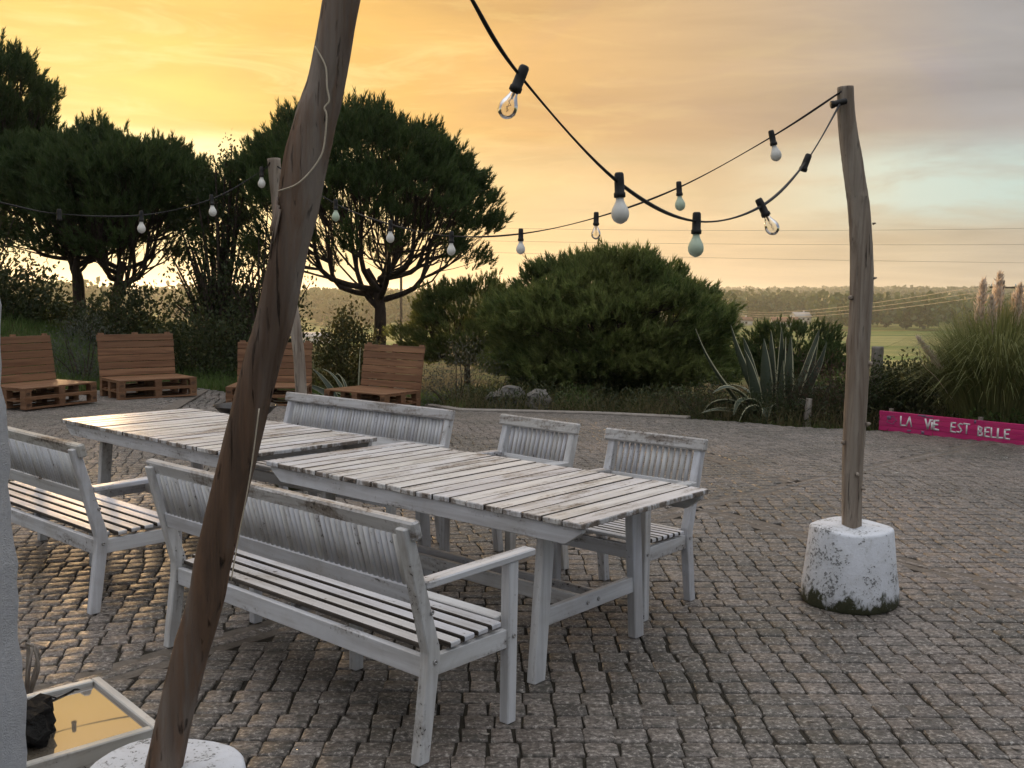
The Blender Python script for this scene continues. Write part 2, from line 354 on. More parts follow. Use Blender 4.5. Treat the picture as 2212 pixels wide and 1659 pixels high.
def foliage(name, a, b, trans=.35, rough=.6):
    t = mat(name); g = t.new('ShaderNodeNewGeometry'); r = g.outputs['Random Per Island']; n = t.noise(g.outputs['Position'], .9, 2, .5)
    col = t.mix(t.math('MULTIPLY', t.math('ADD', r, t.ramp(n, [(.35, 0.), (.65, 1.)])), .5), a, b)
    d = t.b; t.l.new(col, d.inputs['Base Color']); d.inputs['Roughness'].default_value = rough; d.inputs['Specular IOR Level'].default_value = .3
    tl = t.new('ShaderNodeBsdfTranslucent'); t.l.new(col, tl.inputs[0]); mx = t.new('ShaderNodeMixShader'); mx.inputs[0].default_value = trans
    t.l.new(d.outputs[0], mx.inputs[1]); t.l.new(tl.outputs[0], mx.inputs[2]); t.l.new(mx.outputs[0], t.out.inputs['Surface']); return t.m
F_PINE = foliage('pine_needles', (.032, .058, .018), (.090, .130, .042), .4); F_BUSH = foliage('young_pine_needles', (.055, .095, .026), (.25, .28, .090), .5)
F_DARK = foliage('dark_leaves', (.025, .036, .013), (.060, .075, .026)); F_GREY = foliage('silvery_leaves', (.060, .072, .055), (.13, .14, .11))
F_OLIVE = foliage('olive_leaves', (.045, .055, .020), (.11, .105, .035)); F_RED = foliage('reddish_stems', (.060, .040, .025), (.14, .085, .055))
F_GRASS = foliage('green_grass', (.050, .090, .018), (.12, .18, .045)); F_DRY = foliage('dry_grass', (.10, .085, .04), (.22, .18, .09))
F_PAMP = foliage('pampas_blades', (.085, .115, .032), (.30, .30, .12), .45); F_PLUME = foliage('pampas_plume', (.62, .52, .42), (.82, .72, .60), .5)
F_FAR = foliage('far_woodland', (.045, .080, .022), (.125, .165, .050), .3); F_FAR2 = foliage('far_meadow_trees', (.07, .09, .03), (.14, .15, .06), .25)
M_BARK = wood_mat('pine_bark', (.060, .045, .035), (.085, .062, .048), (.035, .026, .02), (9, 9, 2.5), .9, .8, .5)

# ------------------------------------------------------------------ terrain
def sst(a, b, x): t = np.clip((np.asarray(x, float) - a) / (b - a), 0, 1); return t * t * (3 - 2 * t)
def hnoise(x, y, s):
    return (np.sin(x * s + 1.3) * np.cos(y * s * 1.17 + .4) + .5 * np.sin(x * s * 2.3 + y * s * 1.1 + 2.) + .3 * np.cos(y * s * 3.1 - x * s * 1.7)) / 1.8
def pz(x, y):
    return -.055 * np.maximum(0, np.asarray(y, float) - 12.7) * sst(-5.4, -4.0, x)
def gz(x, y):
    x = np.asarray(x, float); y = np.asarray(y, float); d = np.hypot(x, y); a = np.degrees(np.arctan2(x, np.maximum(y, 1e-3)))
    z = pz(x, np.minimum(y, 17)) - .09 + .06 * sst(13, 18, d) * hnoise(x, y, .6)
    z = z + .95 * sst(-6.5, -10.5, x) * sst(13.2, 16.5, y) * sst(60, 25, d)
    z = z + .25 * sst(15.5, 19, y) * sst(-3.5, -6.5, x) * sst(40, 22, d)
    z = z - 13.0 * sst(24, 150, d)
    ridge = np.interp(a, [-40, -11, 20, 40], [-14, -16, 15, 20]) + 13
    z = z + ridge * sst(500, 2300, d) + 2.5 * hnoise(x, y, .006) * sst(150, 500, d) + 5 * hnoise(x, y, .0021) * sst(800, 1800, d)
    return z - 14 * sst(2600, 5000, d)
nr, na = 130, 300
rad = np.concatenate([np.linspace(.0, 40, 60)[1:], np.geomspace(41, 6500, nr - 59)]); th = np.linspace(0, 2 * np.pi, na, endpoint=False)
RR, TT = np.meshgrid(rad, th, indexing='ij'); X = RR * np.sin(TT); Y = RR * np.cos(TT)
V = np.stack([X, Y, gz(X, Y)], -1).reshape(-1, 3); V = np.concatenate([V, [[0, 0, -.09]]])
i, j = np.meshgrid(np.arange(len(rad) - 1), np.arange(na), indexing='ij')
Q = np.stack([i * na + j, (i + 1) * na + j, (i + 1) * na + (j + 1) % na, i * na + (j + 1) % na], -1).reshape(-1, 4)[:, ::-1]
C0 = np.stack([np.full(na, len(V) - 1), np.arange(na), (np.arange(na) + 1) % na], 1)[:, ::-1]
def ground_mat():
    t = mat('ground_earth_and_meadow'); pos = t.new('ShaderNodeNewGeometry').outputs['Position']
    n = t.noise(pos, .9, 6, .65, .3); f = t.noise(pos, 14, 4, .65); d = t.new('ShaderNodeVectorMath', operation='LENGTH'); t.put(d, 0, pos); dist = d.outputs['Value']
    near = t.mix(t.ramp(n, [(.4, 0.), (.62, 1.)]), (.075, .062, .030), (.060, .085, .024)); near = t.mix(t.ramp(f, [(.5, 0.), (.7, .6)]), near, (.15, .125, .07))
    m = t.noise(t.vmul(pos, (.006, .028, .01)), 1., 4, .55, .8); mead = t.ramp(m, [(.34, (.30, .25, .08)), (.45, (.14, .20, .045)), (.55, (.34, .30, .11)), (.66, (.12, .17, .04))])
    return setp(t, t.mix(t.ramp(t.math('DIVIDE', dist, 120.), [(.3, 0.), (.8, 1.)]), near, mead), .95, t.bump(f, .6, .05), .1)
M_GROUND = ground_mat()
ground = link('ground', npmesh('ground', V, [Q, C0], (M_GROUND,), True)); tag(ground, kind='structure')

# ------------------------------------------------------------------ paved patio: bed, granite setts, edging
PATIO = np.array([(-9.6, -1.5), (9.2, -1.5), (9.2, 8.8), (7.6, 9.9), (5.85, 10.95), (4.7, 12.0), (3.5, 12.35), (2.4, 13.3), (1.28, 13.95), (.2, 14.2), (-.71, 14.35), (-1.3, 15.5),
                  (-2.6, 16.3), (-4.6, 16.6), (-6.2, 16.2), (-7.8, 15.0), (-8.8, 13.4), (-9.3, 11.0)])
def inpoly(x, y, P=PATIO):
    x = np.asarray(x); y = np.asarray(y); c = np.zeros(x.shape, bool); n = len(P)
    for a in range(n):
        x1, y1 = P[a]; x2, y2 = P[(a + 1) % n]
        k = ((y1 > y) != (y2 > y)) & (x < (x2 - x1) * (y - y1) / (y2 - y1 + 1e-12) + x1); c ^= k
    return c
gx = np.arange(-9.8, 9.6, .2); gy = np.arange(-1.6, 17, .2); GX, GY = np.meshgrid(gx, gy, indexing='ij')
ok = inpoly(GX[:-1, :-1] + .1, GY[:-1, :-1] + .1); V = np.stack([GX, GY, pz(GX, GY) - .0105], -1).reshape(-1, 3)
i, j = np.nonzero(ok); ny = len(gy); Q = np.stack([i * ny + j, (i + 1) * ny + j, (i + 1) * ny + j + 1, i * ny + j + 1], 1)
patio = link('patio', npmesh('patio', V, [Q], (M_JOINT,))); tag(patio, kind='structure')

S1 = [(-3.2, 2.3), (-1.67, 4.06), (1.4, 7.5), (5.9, 11.6)]; S2 = [(1.4, 7.5), (2.86, 5.36), (4.4, 3.3)]; S3 = [(1.75, 10.7), (2.5, 8.55)]; S4 = [(-9, 11.15), (-5.3, 11.45), (-4.7, 13.2), (-5.15, 16.3)]
def dseg(px, py, L):
    d = np.full(px.shape, 9.)
    for (x1, y1), (x2, y2) in zip(L[:-1], L[1:]):
        ex, ey = x2 - x1, y2 - y1; t = np.clip(((px - x1) * ex + (py - y1) * ey) / (ex * ex + ey * ey), 0, 1)
        d = np.minimum(d, np.hypot(px - x1 - t * ex, py - y1 - t * ey))
    return d
def side_s1(px, py): return (py - np.interp(px, [a for a, _ in S1], [b for _, b in S1])) > 0
setts = []
def lay(angle, pitch_v, pitch_u, keep, seed, jit=.007):
    r = np.random.default_rng(seed); ca, sa = math.cos(angle), math.sin(angle); off = 0.0
    nv = int(22 / pitch_v)
    for jv in range(-nv // 2, nv):
        off = .92 * off + r.uniform(-.022, .022); v = jv * pitch_v + r.uniform(-.004, .004)
        ub = np.arange(-130, 160) * pitch_u + off; ub = ub + r.uniform(-jit, jit, len(ub)) + (r.random(len(ub)) < .10) * r.uniform(-.035, .035, len(ub))
        u = (ub[1:] + ub[:-1]) / 2; lu = ub[1:] - ub[:-1]
        x = u * ca - v * sa; y = u * sa + v * ca
        k = (y > 2.7) & (np.abs(x) < .56 * y + .9) & inpoly(x, y) & keep(x, y)
        for a, b, c in zip(x[k], y[k], lu[k]): setts.append((a, b, c, pitch_v, angle))
def near_seam(x, y): return np.minimum(np.minimum(dseg(x, y, S1), dseg(x, y, S2)), np.minimum(dseg(x, y, S3), dseg(x, y, S4)))
def terr(x, y): return (x < np.interp(y, [11.3, 13.2, 16.3], [-5.3, -4.7, -5.15])) & (y > 11.35)
lay(R(1.0), .113, .116, lambda x, y: ~side_s1(x, y) & (near_seam(x, y) > .085), 1)
lay(R(14.0), .108, .112, lambda x, y: side_s1(x, y) & ~terr(x, y) & (near_seam(x, y) > .085), 2, .018)
lay(R(-8.0), .108, .112, lambda x, y: terr(x, y) & (near_seam(x, y) > .085), 3, .018)
for L, wd in ((S1, .085), (S2, .06), (S3, .06), (S4, .09)):
    for (x1, y1), (x2, y2) in zip(L[:-1], L[1:]):
        ll = math.hypot(x2 - x1, y2 - y1); a = math.atan2(y2 - y1, x2 - x1); p = 0.0
        while p < ll - .1:
            l = rng.uniform(.18, .34); q = p + l / 2; x = x1 + math.cos(a) * q; y = y1 + math.sin(a) * q
            if y > 2.7 and abs(x) < .56 * y + .9: setts.append((x, y, l, wd, a))
            p += l
M_MORTAR = simple('seam_mortar', (.10, .085, .068), (.20, .170, .140), 14., .85, .5, .006)
for L in (S1, S2, S3, S4):
    for (x1, y1), (x2, y2) in zip(L[:-1], L[1:]):
        if max(y1, y2) < 3: continue
        M = along((x1, y1, float(pz(x1, y1)) - .0135), (x2, y2, float(pz(x2, y2)) - .0135)); link('mortar_seam', plank(math.hypot(x2 - x1, y2 - y1), .21, .020, .002, 0, M_MORTAR), patio, M=M)
setts = np.array(setts)
def cam_uv(P):
    P = np.asarray(P, float) - [0, 0, 1.613]; d = P[..., 1] * math.cos(PITCH) - P[..., 2] * math.sin(PITCH); u = P[..., 1] * math.sin(PITCH) + P[..., 2] * math.cos(PITCH)
    return P[..., 0] / d, u / d
order = np.argsort(np.hypot(setts[:, 0], setts[:, 1])); setts = setts[order]
uu, vv = cam_uv(np.stack([setts[:, 0], setts[:, 1], 0 * setts[:, 0]], 1)); vis = (np.abs(uu) < .515) & (vv > -.385)
clear = vis & (np.hypot(setts[:, 0] + .886, setts[:, 1] - 2.43) > .45) & ~((setts[:, 0] < -.35) & (setts[:, 1] < 3.75))
near_idx = np.nonzero(clear)[0][:300]; isnear = np.zeros(len(setts), bool); isnear[near_idx] = True
def sett_verts(l, wd, r, n8=True):
    a = l / 2 - (.0075 + r.uniform(-.003, .005)) / 2; b = wd / 2 - (.011 + r.uniform(-.003, .004)) / 2; c = min(a, b) * r.uniform(.08, .20)
    if n8: ring = np.array([(a, -b + c), (a, b - c), (a - c, b), (-a + c, b), (-a, b - c), (-a, -b + c), (-a + c, -b), (a - c, -b)])
    else: ring = np.array([(a, -b), (a, b), (-a, b), (-a, -b)])
    ring = ring + r.uniform(-.0045, .0045, ring.shape); n = len(ring); t = r.uniform(-.016, .016, 2); h = r.uniform(-.0018, .0018)
    top = ring * (1 - .0040 / min(a, b)); z = h + top @ t; z2 = h - .0035 + ring @ t
    V = np.concatenate([np.c_[ring, np.full(n, -.035)], np.c_[ring, z2], np.c_[top, z + r.uniform(-.0010, .0010, n)]])
    return V, n
def sett_faces(n):
    F = [tuple(range(2 * n, 3 * n))]
    for k in range(n): F += [(k, (k + 1) % n, n + (k + 1) % n, n + k), (n + k, n + (k + 1) % n, 2 * n + (k + 1) % n, 2 * n + k)]
    return F
variants = []
for k in range(40):
    r = np.random.default_rng(500 + k); V, n = sett_verts(r.uniform(.104, .128), .113, r); variants.append(npmesh('sett', V, sett_faces(n), (M_SETT,)))
for q, k in enumerate(near_idx):
    x, y, l, wd, a = setts[k]
    o = link('sett', variants[q % 40] if   .095 < l < .14 and wd > .1 else npmesh('sett', (lambda s: s[0])(sett_verts(l, wd, np.random.default_rng(k))), sett_faces(8), (M_SETT,)), patio, loc=(x, y, float(pz(x, y))), rot=(0, 0, a + (math.pi if q % 2 else 0)))
    if   .095 < l < .14 and wd > .1: o.scale = (l / .116, 1, 1)
VV = []; FF4 = []; FF8 = []; k0 = 0; r = np.random.default_rng(99)
for x, y, l, wd, a in setts[~isnear]:
    V, n = sett_verts(l, wd, r, y < 8.5); ca, sa = math.cos(a), math.sin(a)
    V = np.c_[x + V[:, 0] * ca - V[:, 1] * sa, y + V[:, 0] * sa + V[:, 1] * ca, V[:, 2] + float(pz(x, y))]; VV.append(V)
    for f in sett_faces(n): (FF8 if len(f) == 8 else FF4).append([v + k0 for v in f])
    k0 += len(V)
o = link('sett_field', npmesh('sett_field', np.concatenate(VV), [np.array(FF4), np.array(FF8)], (M_SETT,)), patio); tag(o, kind='stuff')
g_ = np.random.default_rng(77); n_ = 900; qx = g_.uniform(-6, 7, n_); qy = 3 + 11 * g_.random(n_) ** .8; kk_ = inpoly(qx, qy) & (np.abs(qx) < .56 * qy + .4); qx, qy = qx[kk_], qy[kk_]; VV = []; FF = []
for q_, (x, y) in enumerate(zip(qx, qy)):
    a_ = np.linspace(0, 6.28, 6)[:-1] + g_.uniform(0, 1); r_ = g_.uniform(.004, .013) * g_.uniform(.6, 1.3, 5); VV.append(np.c_[x + r_ * 1.5 * np.cos(a_), y + r_ * np.sin(a_), float(pz(x, y)) + .0045 + g_.uniform(0, .002, 5)]); FF.append([q_ * 5 + t_ for t_ in range(5)])
o = link('fallen_petals', npmesh('fallen_petals', np.concatenate(VV), np.array(FF), (M_KERB,))); tag(o, 'pale bits of debris strewn over the paving', 'debris', kind='stuff')
# pale concrete edging along the far side
for A, B in zip(PATIO[7:11], PATIO[8:12]):
    M = along((*A, float(pz(*A)) + .0), (*B, float(pz(*B)) + .0)); link('edging', plank(float(np.hypot(*(B - A))) + .02, .16, .07, .012, 0, M_KERB), patio, M=M)

# ------------------------------------------------------------------ white garden furniture
def bolt(parent, loc, ax='x'):
    k = ('bolt',)
    if k not in _pl:
        b = MB(); b.lathe([(.0095, 0), (.0095, .003), (.007, .0045), (.0035, .0045), (.0035, .002), (0, .002)], 12); _pl[k] = b.mesh('bolt', M_BOLT)
    M = Matrix.Translation(loc) @ (Matrix.Rotation(math.pi / 2, 4, 'Y') if ax == 'x' else Matrix.Rotation(-math.pi / 2, 4, 'Y') if ax == '-x' else Matrix.Rotation(math.pi / 2, 4, 'X'))
    return link('bolt', _pl[k], parent, M=M)
def slat_mesh(L, W, T):
    k = ('slat', round(L, 3), round(W, 3), T)
    if k in _pl: return _pl[k]
    pr = [(-W / 2, 0), (-W * .34, T * .42), (0, T / 2), (W * .34, T * .42), (W / 2, 0), (W * .34, -T * .42), (0, -T / 2), (-W * .34, -T * .42)]
    V = [(x, y, z) for z in (-L / 2, L / 2) for x, y in pr]; F = [tuple(range(8))[::-1], tuple(range(8, 16))] + [(i, (i + 1) % 8, 8 + (i + 1) % 8, 8 + i) for i in range(8)]
    _pl[k] = npmesh('slat', V, F, (P_Z,)); return _pl[k]
def make_seat(name, loc, rz, L, nsl, pitch, nseat, label, cat, group, mid=False):
    root = empty(name, loc, rz); tag(root, label, cat, group); hx = L / 2
    lean = lambda z: .045 - (z - .37) / .475 * .125
    for s in (-1, 1):
        x0, x1 = (hx - .045, hx) if s > 0 else (-hx, -hx + .045)
        rear = [(-.028, 0), (.024, 0), (.075, .36), (.072, .40), (lean(.84) + .022, .842), (lean(.84) - .022, .838), (.016, .385), (.016, .35)]
        link('rear_leg', prism(rear, x0, x1, .004, P_Z), root)
        link('front_leg', prism([(.428, 0), (.476, 0), (.482, .622), (.430, .622)], x0, x1, .004, P_Z), root)
        link('armrest', plank(.565, .062, .028, .005, 3, P_X, .001), root, M=along((s * (hx - .022), .015, .630), (s * (hx - .022), .560, .640)))
        link('side_rail', plank(.37, .028, .072, .003, 1, P_X), root, M=Mx((s * (hx - .026), .25, .330), math.pi / 2))
        bolt(root, (s * (hx + .0005), .047, .35), 'x' if s > 0 else '-x'); bolt(root, (s * (hx + .0005), .030, .53), 'x' if s > 0 else '-x'); bolt(root, (s * (hx + .0005), .455, .34), 'x' if s > 0 else '-x')
    link('rear_rail', plank(L - .094, .028, .078, .003, 2, P_X, .0006), root, M=Mx((0, .040, .325)))
    link('front_rail', plank(L - .094, .028, .072, .003, 2, P_X, .0006), root, M=Mx((0, .448, .335)))
    if mid:
        for yy in (.40,): link('middle_leg', plank(.33, .045, .045, .003, 4, P_X), root, M=Mx((0, yy, .167), 0, 0, math.pi / 2))
        link('middle_bearer', plank(.35, .03, .05, .003, 5, P_X), root, M=Mx((0, .245, .345), math.pi / 2))
    y0, y1 = .045, .470; wsl = (y1 - y0) / nseat
    for k in range(nseat):
        y = y0 + wsl * (k + .5); ww = L - .008 if .09 < y < .41 else L - .10
        link('seat_slat', plank(ww, wsl - (.016 if nseat < 7 else .011), .020, .004, 10 + k, P_SEAT, .0012, W_GAPSHADE if k < nseat - 1 else None, 1), root, M=Mx((0, y, .3835 + .0001 + (y - .045) * .045), 0, math.radians(2)))
    link('lower_back_rail', plank(L - .092, .028, .072, .004, 6, P_X, .0006), root, M=Mx((0, lean(.595), .595), 0, math.radians(14)))
    link('top_rail', plank(L + .045, .040, .068, .008, 7, P_RAIL, .0015), root, M=Mx((0, lean(.825) + .018, .832), 0, math.radians(14)))
    sm = slat_mesh(.196, pitch * (.86 if nsl > 20 else .70), .020)
    for k in range(nsl):
        x = (k - (nsl - 1) / 2) * pitch; link('back_slat', sm, root, M=Mx((x, lean(.715), .714), rng.uniform(-.04, .04), math.radians(14.7)))
    return root
FU = 'white worn garden seats'
make_seat('garden_bench', (-.921, 3.822, 0), R(-41.5), 1.70, 52, .0305, 6, 'long white slatted bench nearest the camera, seen from behind, brown peeling top rail', 'bench', FU, True)
make_seat('garden_bench', (-2.700, 5.362, 0), R(-41.5), 1.70, 52, .0305, 6, 'white slatted bench cut off by the stucco wall at the left edge', 'bench', FU, True)
make_seat('garden_bench', (-1.073, 6.824, 0), R(140.8), 1.66, 50, .0305, 6, 'white slatted bench facing the camera on the far side of the tables', 'bench', FU, True)
# armchairs on the far side of the near table
cR = np.array([.9608, 5.1479]); d = np.array([math.cos(2.4342), math.sin(2.4342)]); c = cR + d * .278
make_seat('garden_armchair', (c[0], c[1], 0), 2.4342, .60, 13, .0365, 8, 'white slatted armchair at the corner of the table end nearest the right pole', 'armchair', FU)
cL = np.array([.3209, 5.7229]); d = np.array([math.cos(2.3596), math.sin(2.3596)]); c = cL + d * .278
make_seat('garden_armchair', (c[0], c[1], 0), 2.3596, .60, 13, .0365, 8, 'white slatted armchair between the far bench and the other armchair, partly behind the table', 'armchair', FU)

def make_table(loc, rz, L, Wd, label, nb):
    root = empty('garden_table', loc, rz); tag(root, label, 'table', 'white plank tables'); p = L / nb
    for k in range(nb):
        x = -L / 2 + p * (k + .5)
        link('tabletop_plank', plank(p - .0065, Wd + rng.uniform(-.006, .006), .024, .0035, k % 7, P_TOP, .0012, W_GAPSHADE if 0 < k < nb - 1 else None, 0, P_END), root, M=Mx((x, rng.uniform(-.003, .003), .7275 + rng.uniform(-.0012, .0012))))
    for s in (-1, 1):
        poly = [(-L / 2 + .02, .714), (L / 2 - .02, .714), (L / 2 - .02, .695), (L / 2 - .10, .640), (-L / 2 + .10, .640), (-L / 2 + .02, .695)]
        me = prism([(a, b) for a, b in poly], -.015, .015, .003, P_Y); link('apron', me, root, M=Mx((0, s * (Wd / 2 - .035), 0), R(-90)))
    for e in (-1, 1):
        xl = e * (L / 2 - .31)
        for s in (-1, 1):
            top = (xl, s * .315, .700); ft = (xl, s * .375, 0.0)
            link('leg', prism([(s * .375 - .037, 0), (s * .375 + .037, 0), (s * .315 + .037, .712), (s * .315 - .037, .712)], xl - .022, xl + .022, .004, P_Z), root)
        link('top_crossbeam', plank(Wd - .10, .028, .07, .004, 3, P_X), root, M=Mx((xl + e * .037, 0, .676), math.pi / 2))
        link('lower_crossbeam', plank(.665, .030, .075, .004, 4, P_X, .001), root, M=Mx((xl, 0, .265), math.pi / 2))
        bolt(root, (xl + e * .016, -.04, .265), 'x' if e > 0 else '-x'); bolt(root, (xl + e * .016, .04, .265), 'x' if e > 0 else '-x')
    for s in (-1, 1): link('stretcher', plank(L - .62 - .032, .028, .07, .004, 5, P_X, .001), root, M=Mx((0, s * .055, .262)))
    return root
ud = np.array([math.cos(2.43), math.sin(2.43)]); ctr = np.array([.5951, 4.085]) + ud * 2.0488 / 2
make_table((ctr[0], ctr[1], 0), 2.43 - math.pi, 2.049, .9735, 'white plank table in the foreground with its short end toward the right pole', 20)
ang = R(138.6); ud = np.array([math.cos(ang), math.sin(ang)]); wn = np.array([ud[1], -ud[0]])
ctr = np.array([-.815, 5.94]) + ud * 2.12 / 2 - wn * .97 / 2
make_table((ctr[0], ctr[1], 0), ang - math.pi, 2.12, .97, 'white plank table farther back on the left, behind the leaning pole', 20)

# ------------------------------------------------------------------ light poles in white concrete bases
def pole_mesh(P, r, n=28, rings=70, seed=0, rough=.12, knots=()):
    q = spline(np.c_[np.asarray(P, float), np.asarray(r, float)], rings); C, rad_ = q[:, :3], q[:, 3]; g = np.random.default_rng(seed)
    T, A, B = frames(C); a = np.linspace(0, 2 * np.pi, n, endpoint=False); s = np.linspace(0, 1, rings)[:, None]
    ph = g.uniform(0, 6.28, 8)
    d = 1 + rough * (.45 * np.sin(2 * a + ph[0] + 3 * s) + .35 * np.sin(3 * a + ph[1] - 5 * s) + .28 * np.sin(7 * a + ph[2] + 4 * s) + .25 * np.sin(11 * a + ph[3] + 7 * np.sin(5 * s)) + .20 * np.sin(17 * s * 3 + ph[4]) * np.sin(a + ph[5]))
    d = d + g.normal(0, rough * .10, d.shape)
    for ka, ks, kw, kh in knots: d = d + kh * np.exp(-((np.angle(np.exp(1j * (a - ka))) / .35) ** 2) - ((s - ks) / kw) ** 2)
    V = C[:, None] + (rad_[:, None] * d)[..., None] * (A[:, None] * np.cos(a)[None, :, None] + B[:, None] * np.sin(a)[None, :, None]); V = V.reshape(-1, 3)
    F = [(i * n + j, i * n + (j + 1) % n, (i + 1) * n + (j + 1) % n, (i + 1) * n + j) for i in range(rings - 1) for j in range(n)] + [tuple(range(n))[::-1], tuple((rings - 1) * n + j for j in range(n))]
    return V, F
def base_mesh(rb, rt, h, seed):
    n, prof = 48, [(rb * .96, 0), (rb, .02), (rb * .985, .10), (rb * .93, .2), (rt * 1.01, h - .014), (rt * .985, h - .004), (rt * .95, h), (rt * .3, h + .004)]
    g = np.random.default_rng(seed); a = np.linspace(0, 2 * np.pi, n, endpoint=False); ph = g.uniform(0, 6, 6)
    V = []; F = []
    for k, (r, z) in enumerate(prof):
        rr_ = r * (1 + .016 * np.sin(2 * a + ph[0]) + .012 * np.sin(5 * a + ph[1] + z * 9) + g.normal(0, .004, n)); V.append(np.c_[rr_ * np.cos(a), rr_ * np.sin(a), np.full(n, z) + (.006 * np.sin(3 * a + ph[2]) if k > 3 else 0)])
    for i in range(len(prof) - 1): F += [(i * n + j, i * n + (j + 1) % n, (i + 1) * n + (j + 1) % n, (i + 1) * n + j) for j in range(n)]
    F += [tuple((len(prof) - 1) * n + j for j in range(n))]
    return np.concatenate(V), F
def light_pole(origin, P, r, wood, label, blabel, seed, rb=.25, rt=.212, h=.41, rough=.12, knots=(), stubs=()):
    O = np.array(origin, float)
    b = link('concrete_base', npmesh('concrete_base', *base_mesh(rb, rt, h, seed), (M_BASE,), True), loc=origin); tag(b, blabel, 'pole base', 'white concrete pole bases')
    root = empty('light_pole', (P[0][0], P[0][1], h + O[2])); tag(root, label, 'pole', 'wooden light poles'); o = np.array(root.location)
    P = np.array(P, float)
    V, F = pole_mesh(P - o, r, 28, 80, seed, rough, knots); link('trunk', npmesh('trunk', V, F, (wood,), True), root)
    for (x, y, z), (dx_, dy_, dz_), rr_ in stubs:
        mb = MB(); p0 = np.array([x, y, z]) - o; dv = np.array([dx_, dy_, dz_]); mb.tube([p0, p0 + dv * .6, p0 + dv], [rr_ * 1.25, rr_, rr_ * .55], 8); link('branch_stub', mb.mesh('branch_stub', wood, smooth=True), root)
    return root
# right pole
PR = [(1.815, 5.155, .36), (1.806, 5.155, .75), (1.808, 5.15, 1.12), (1.810, 5.15, 1.48), (1.810, 5.15, 1.72), (1.788, 5.15, 2.01), (1.757, 5.15, 2.20), (1.726, 5.15, 2.36), (1.697, 5.15, 2.52), (1.682, 5.15, 2.69)]
poleR = light_pole((1.82, 5.165, 0), PR, [.050, .054, .058, .058, .061, .056, .054, .050, .045, .040], W_POLE, 'crooked grey wooden pole standing at the right in front of the pink boards', 'white painted concrete base under the right-hand pole', 11, rough=.075,
                   knots=((4.4, .30, .012, .16), (5.2, .52, .015, .2), (.3, .62, .012, .22), (3.2, .55, .02, .2)),
                   stubs=(((1.86, 5.13, 1.72), (.02, 0, .004), .006), ((1.755, 5.13, 1.62), (-.02, -.004, .0), .012), ((1.755, 5.13, 1.9), (-.012, 0, .004), .005), ((1.85, 5.12, 1.28), (.02, -.012, .0), .012), ((1.858, 5.13, .96), (.022, -.004, .004), .010), ((1.85, 5.14, 2.0), (.016, 0, .004), .005), ((1.75, 5.14, .86), (-.015, -.006, 0), .010), ((1.845, 5.12, .62), (.02, -.012, 0), .008), ((1.81, 5.095, .70), (0, -.014, .0), .010)))
# leaning pole in the foreground
k = .9385; h0 = 1.613
PN0 = [(-0.945, .30, .0500), (-.885, .55, .0490), (-0.82, .782, .0485), (-0.797, .892, .0480), (-.735, 1.14, .0475), (-0.659, 1.433, .0462), (-0.626, 1.54, .0468), (-0.587, 1.722, .0462), (-0.566, 1.821, .0510), (-0.539, 1.97, .0545), (-.512, 2.07, .0510), (-0.485, 2.165, .0462), (-0.449, 2.359, .0450), (-.41, 2.56, .044), (-.375, 2.78, .040)]
PN = [(x * k, 2.44, h0 + (z - h0) * k) for x, z, _ in PN0]
poleN = light_pole((-.886, 2.435, 0), PN, [r_ * k for *_, r_ in PN0], W_NEAR, 'dark leaning driftwood pole crossing the foreground on the left', 'white painted concrete base under the leaning pole, cut by the bottom edge', 12, rt=.203, h=.385, rough=.085, knots=((3.6, .50, .02, .08), (.4, .80, .03, .10), (2.9, .84, .03, .10), (4.6, .10, .015, .10)))
mb = MB()
for q in range(9):      # frayed splinters of the torn bark
    p = np.array([-.583 + rng.uniform(-.006, .012), 2.405 + rng.uniform(-.012, .012), 1.765 + .04 * rng.uniform(-1, 1)]) - np.array(poleN.location)
    mb.tube([p + [.010, 0, .05], p, p + [-.006 + rng.uniform(-.006, .004), -.004, -.035]], [.004, .0035, .0008], 5)
link('torn_bark', mb.mesh('torn_bark', W_NEAR, smooth=True), poleN)
# far pole
PF = [(-1.722, 8.05, .36), (-1.722, 8.05, .60), (-1.750, 8.05, 1.13), (-1.822, 8.05, 1.66), (-1.885, 8.05, 2.10), (-1.935, 8.05, 2.68)]
poleF = light_pole((-1.74, 8.20, 0), PF, [.052, .050, .047, .048, .051, .052], W_POLE, 'pale wooden pole half hidden behind the leaning pole, near the far bench', 'mossy white concrete base seen beneath the tables', 13, rough=.09)
# twine on the leaning pole
tw = [(-.476, 2.395, 2.193), (-.450, 2.389, 2.146), (-.446, 2.386, 2.098), (-.441, 2.386, 2.066), (-.452, 2.384, 2.049), (-.447, 2.384, 2.031), (-.451, 2.384, 1.977), (-.460, 2.382, 1.937), (-.489, 2.380, 1.895), (-.521, 2.378, 1.867), (-.562, 2.388, 1.854)]
mb = MB(); mb.tube(spline(tw, 60), .0022, 6); o = link('twine', mb.mesh('twine', M_TWINE, smooth=True)); tag(o, 'thin pale twine trailing down the upper part of the leaning pole', 'twine')
mb = MB(); mb.tube(spline([(-.615, 2.386, 1.33), (-.640, 2.387, 1.16), (-.668, 2.388, 1.02), (-.690, 2.388, .90)], 20), .0018, 6); o = link('twine', mb.mesh('twine', M_TWINE, smooth=True)); tag(o, 'thin pale twine hanging straight on the lower part of the leaning pole', 'twine')

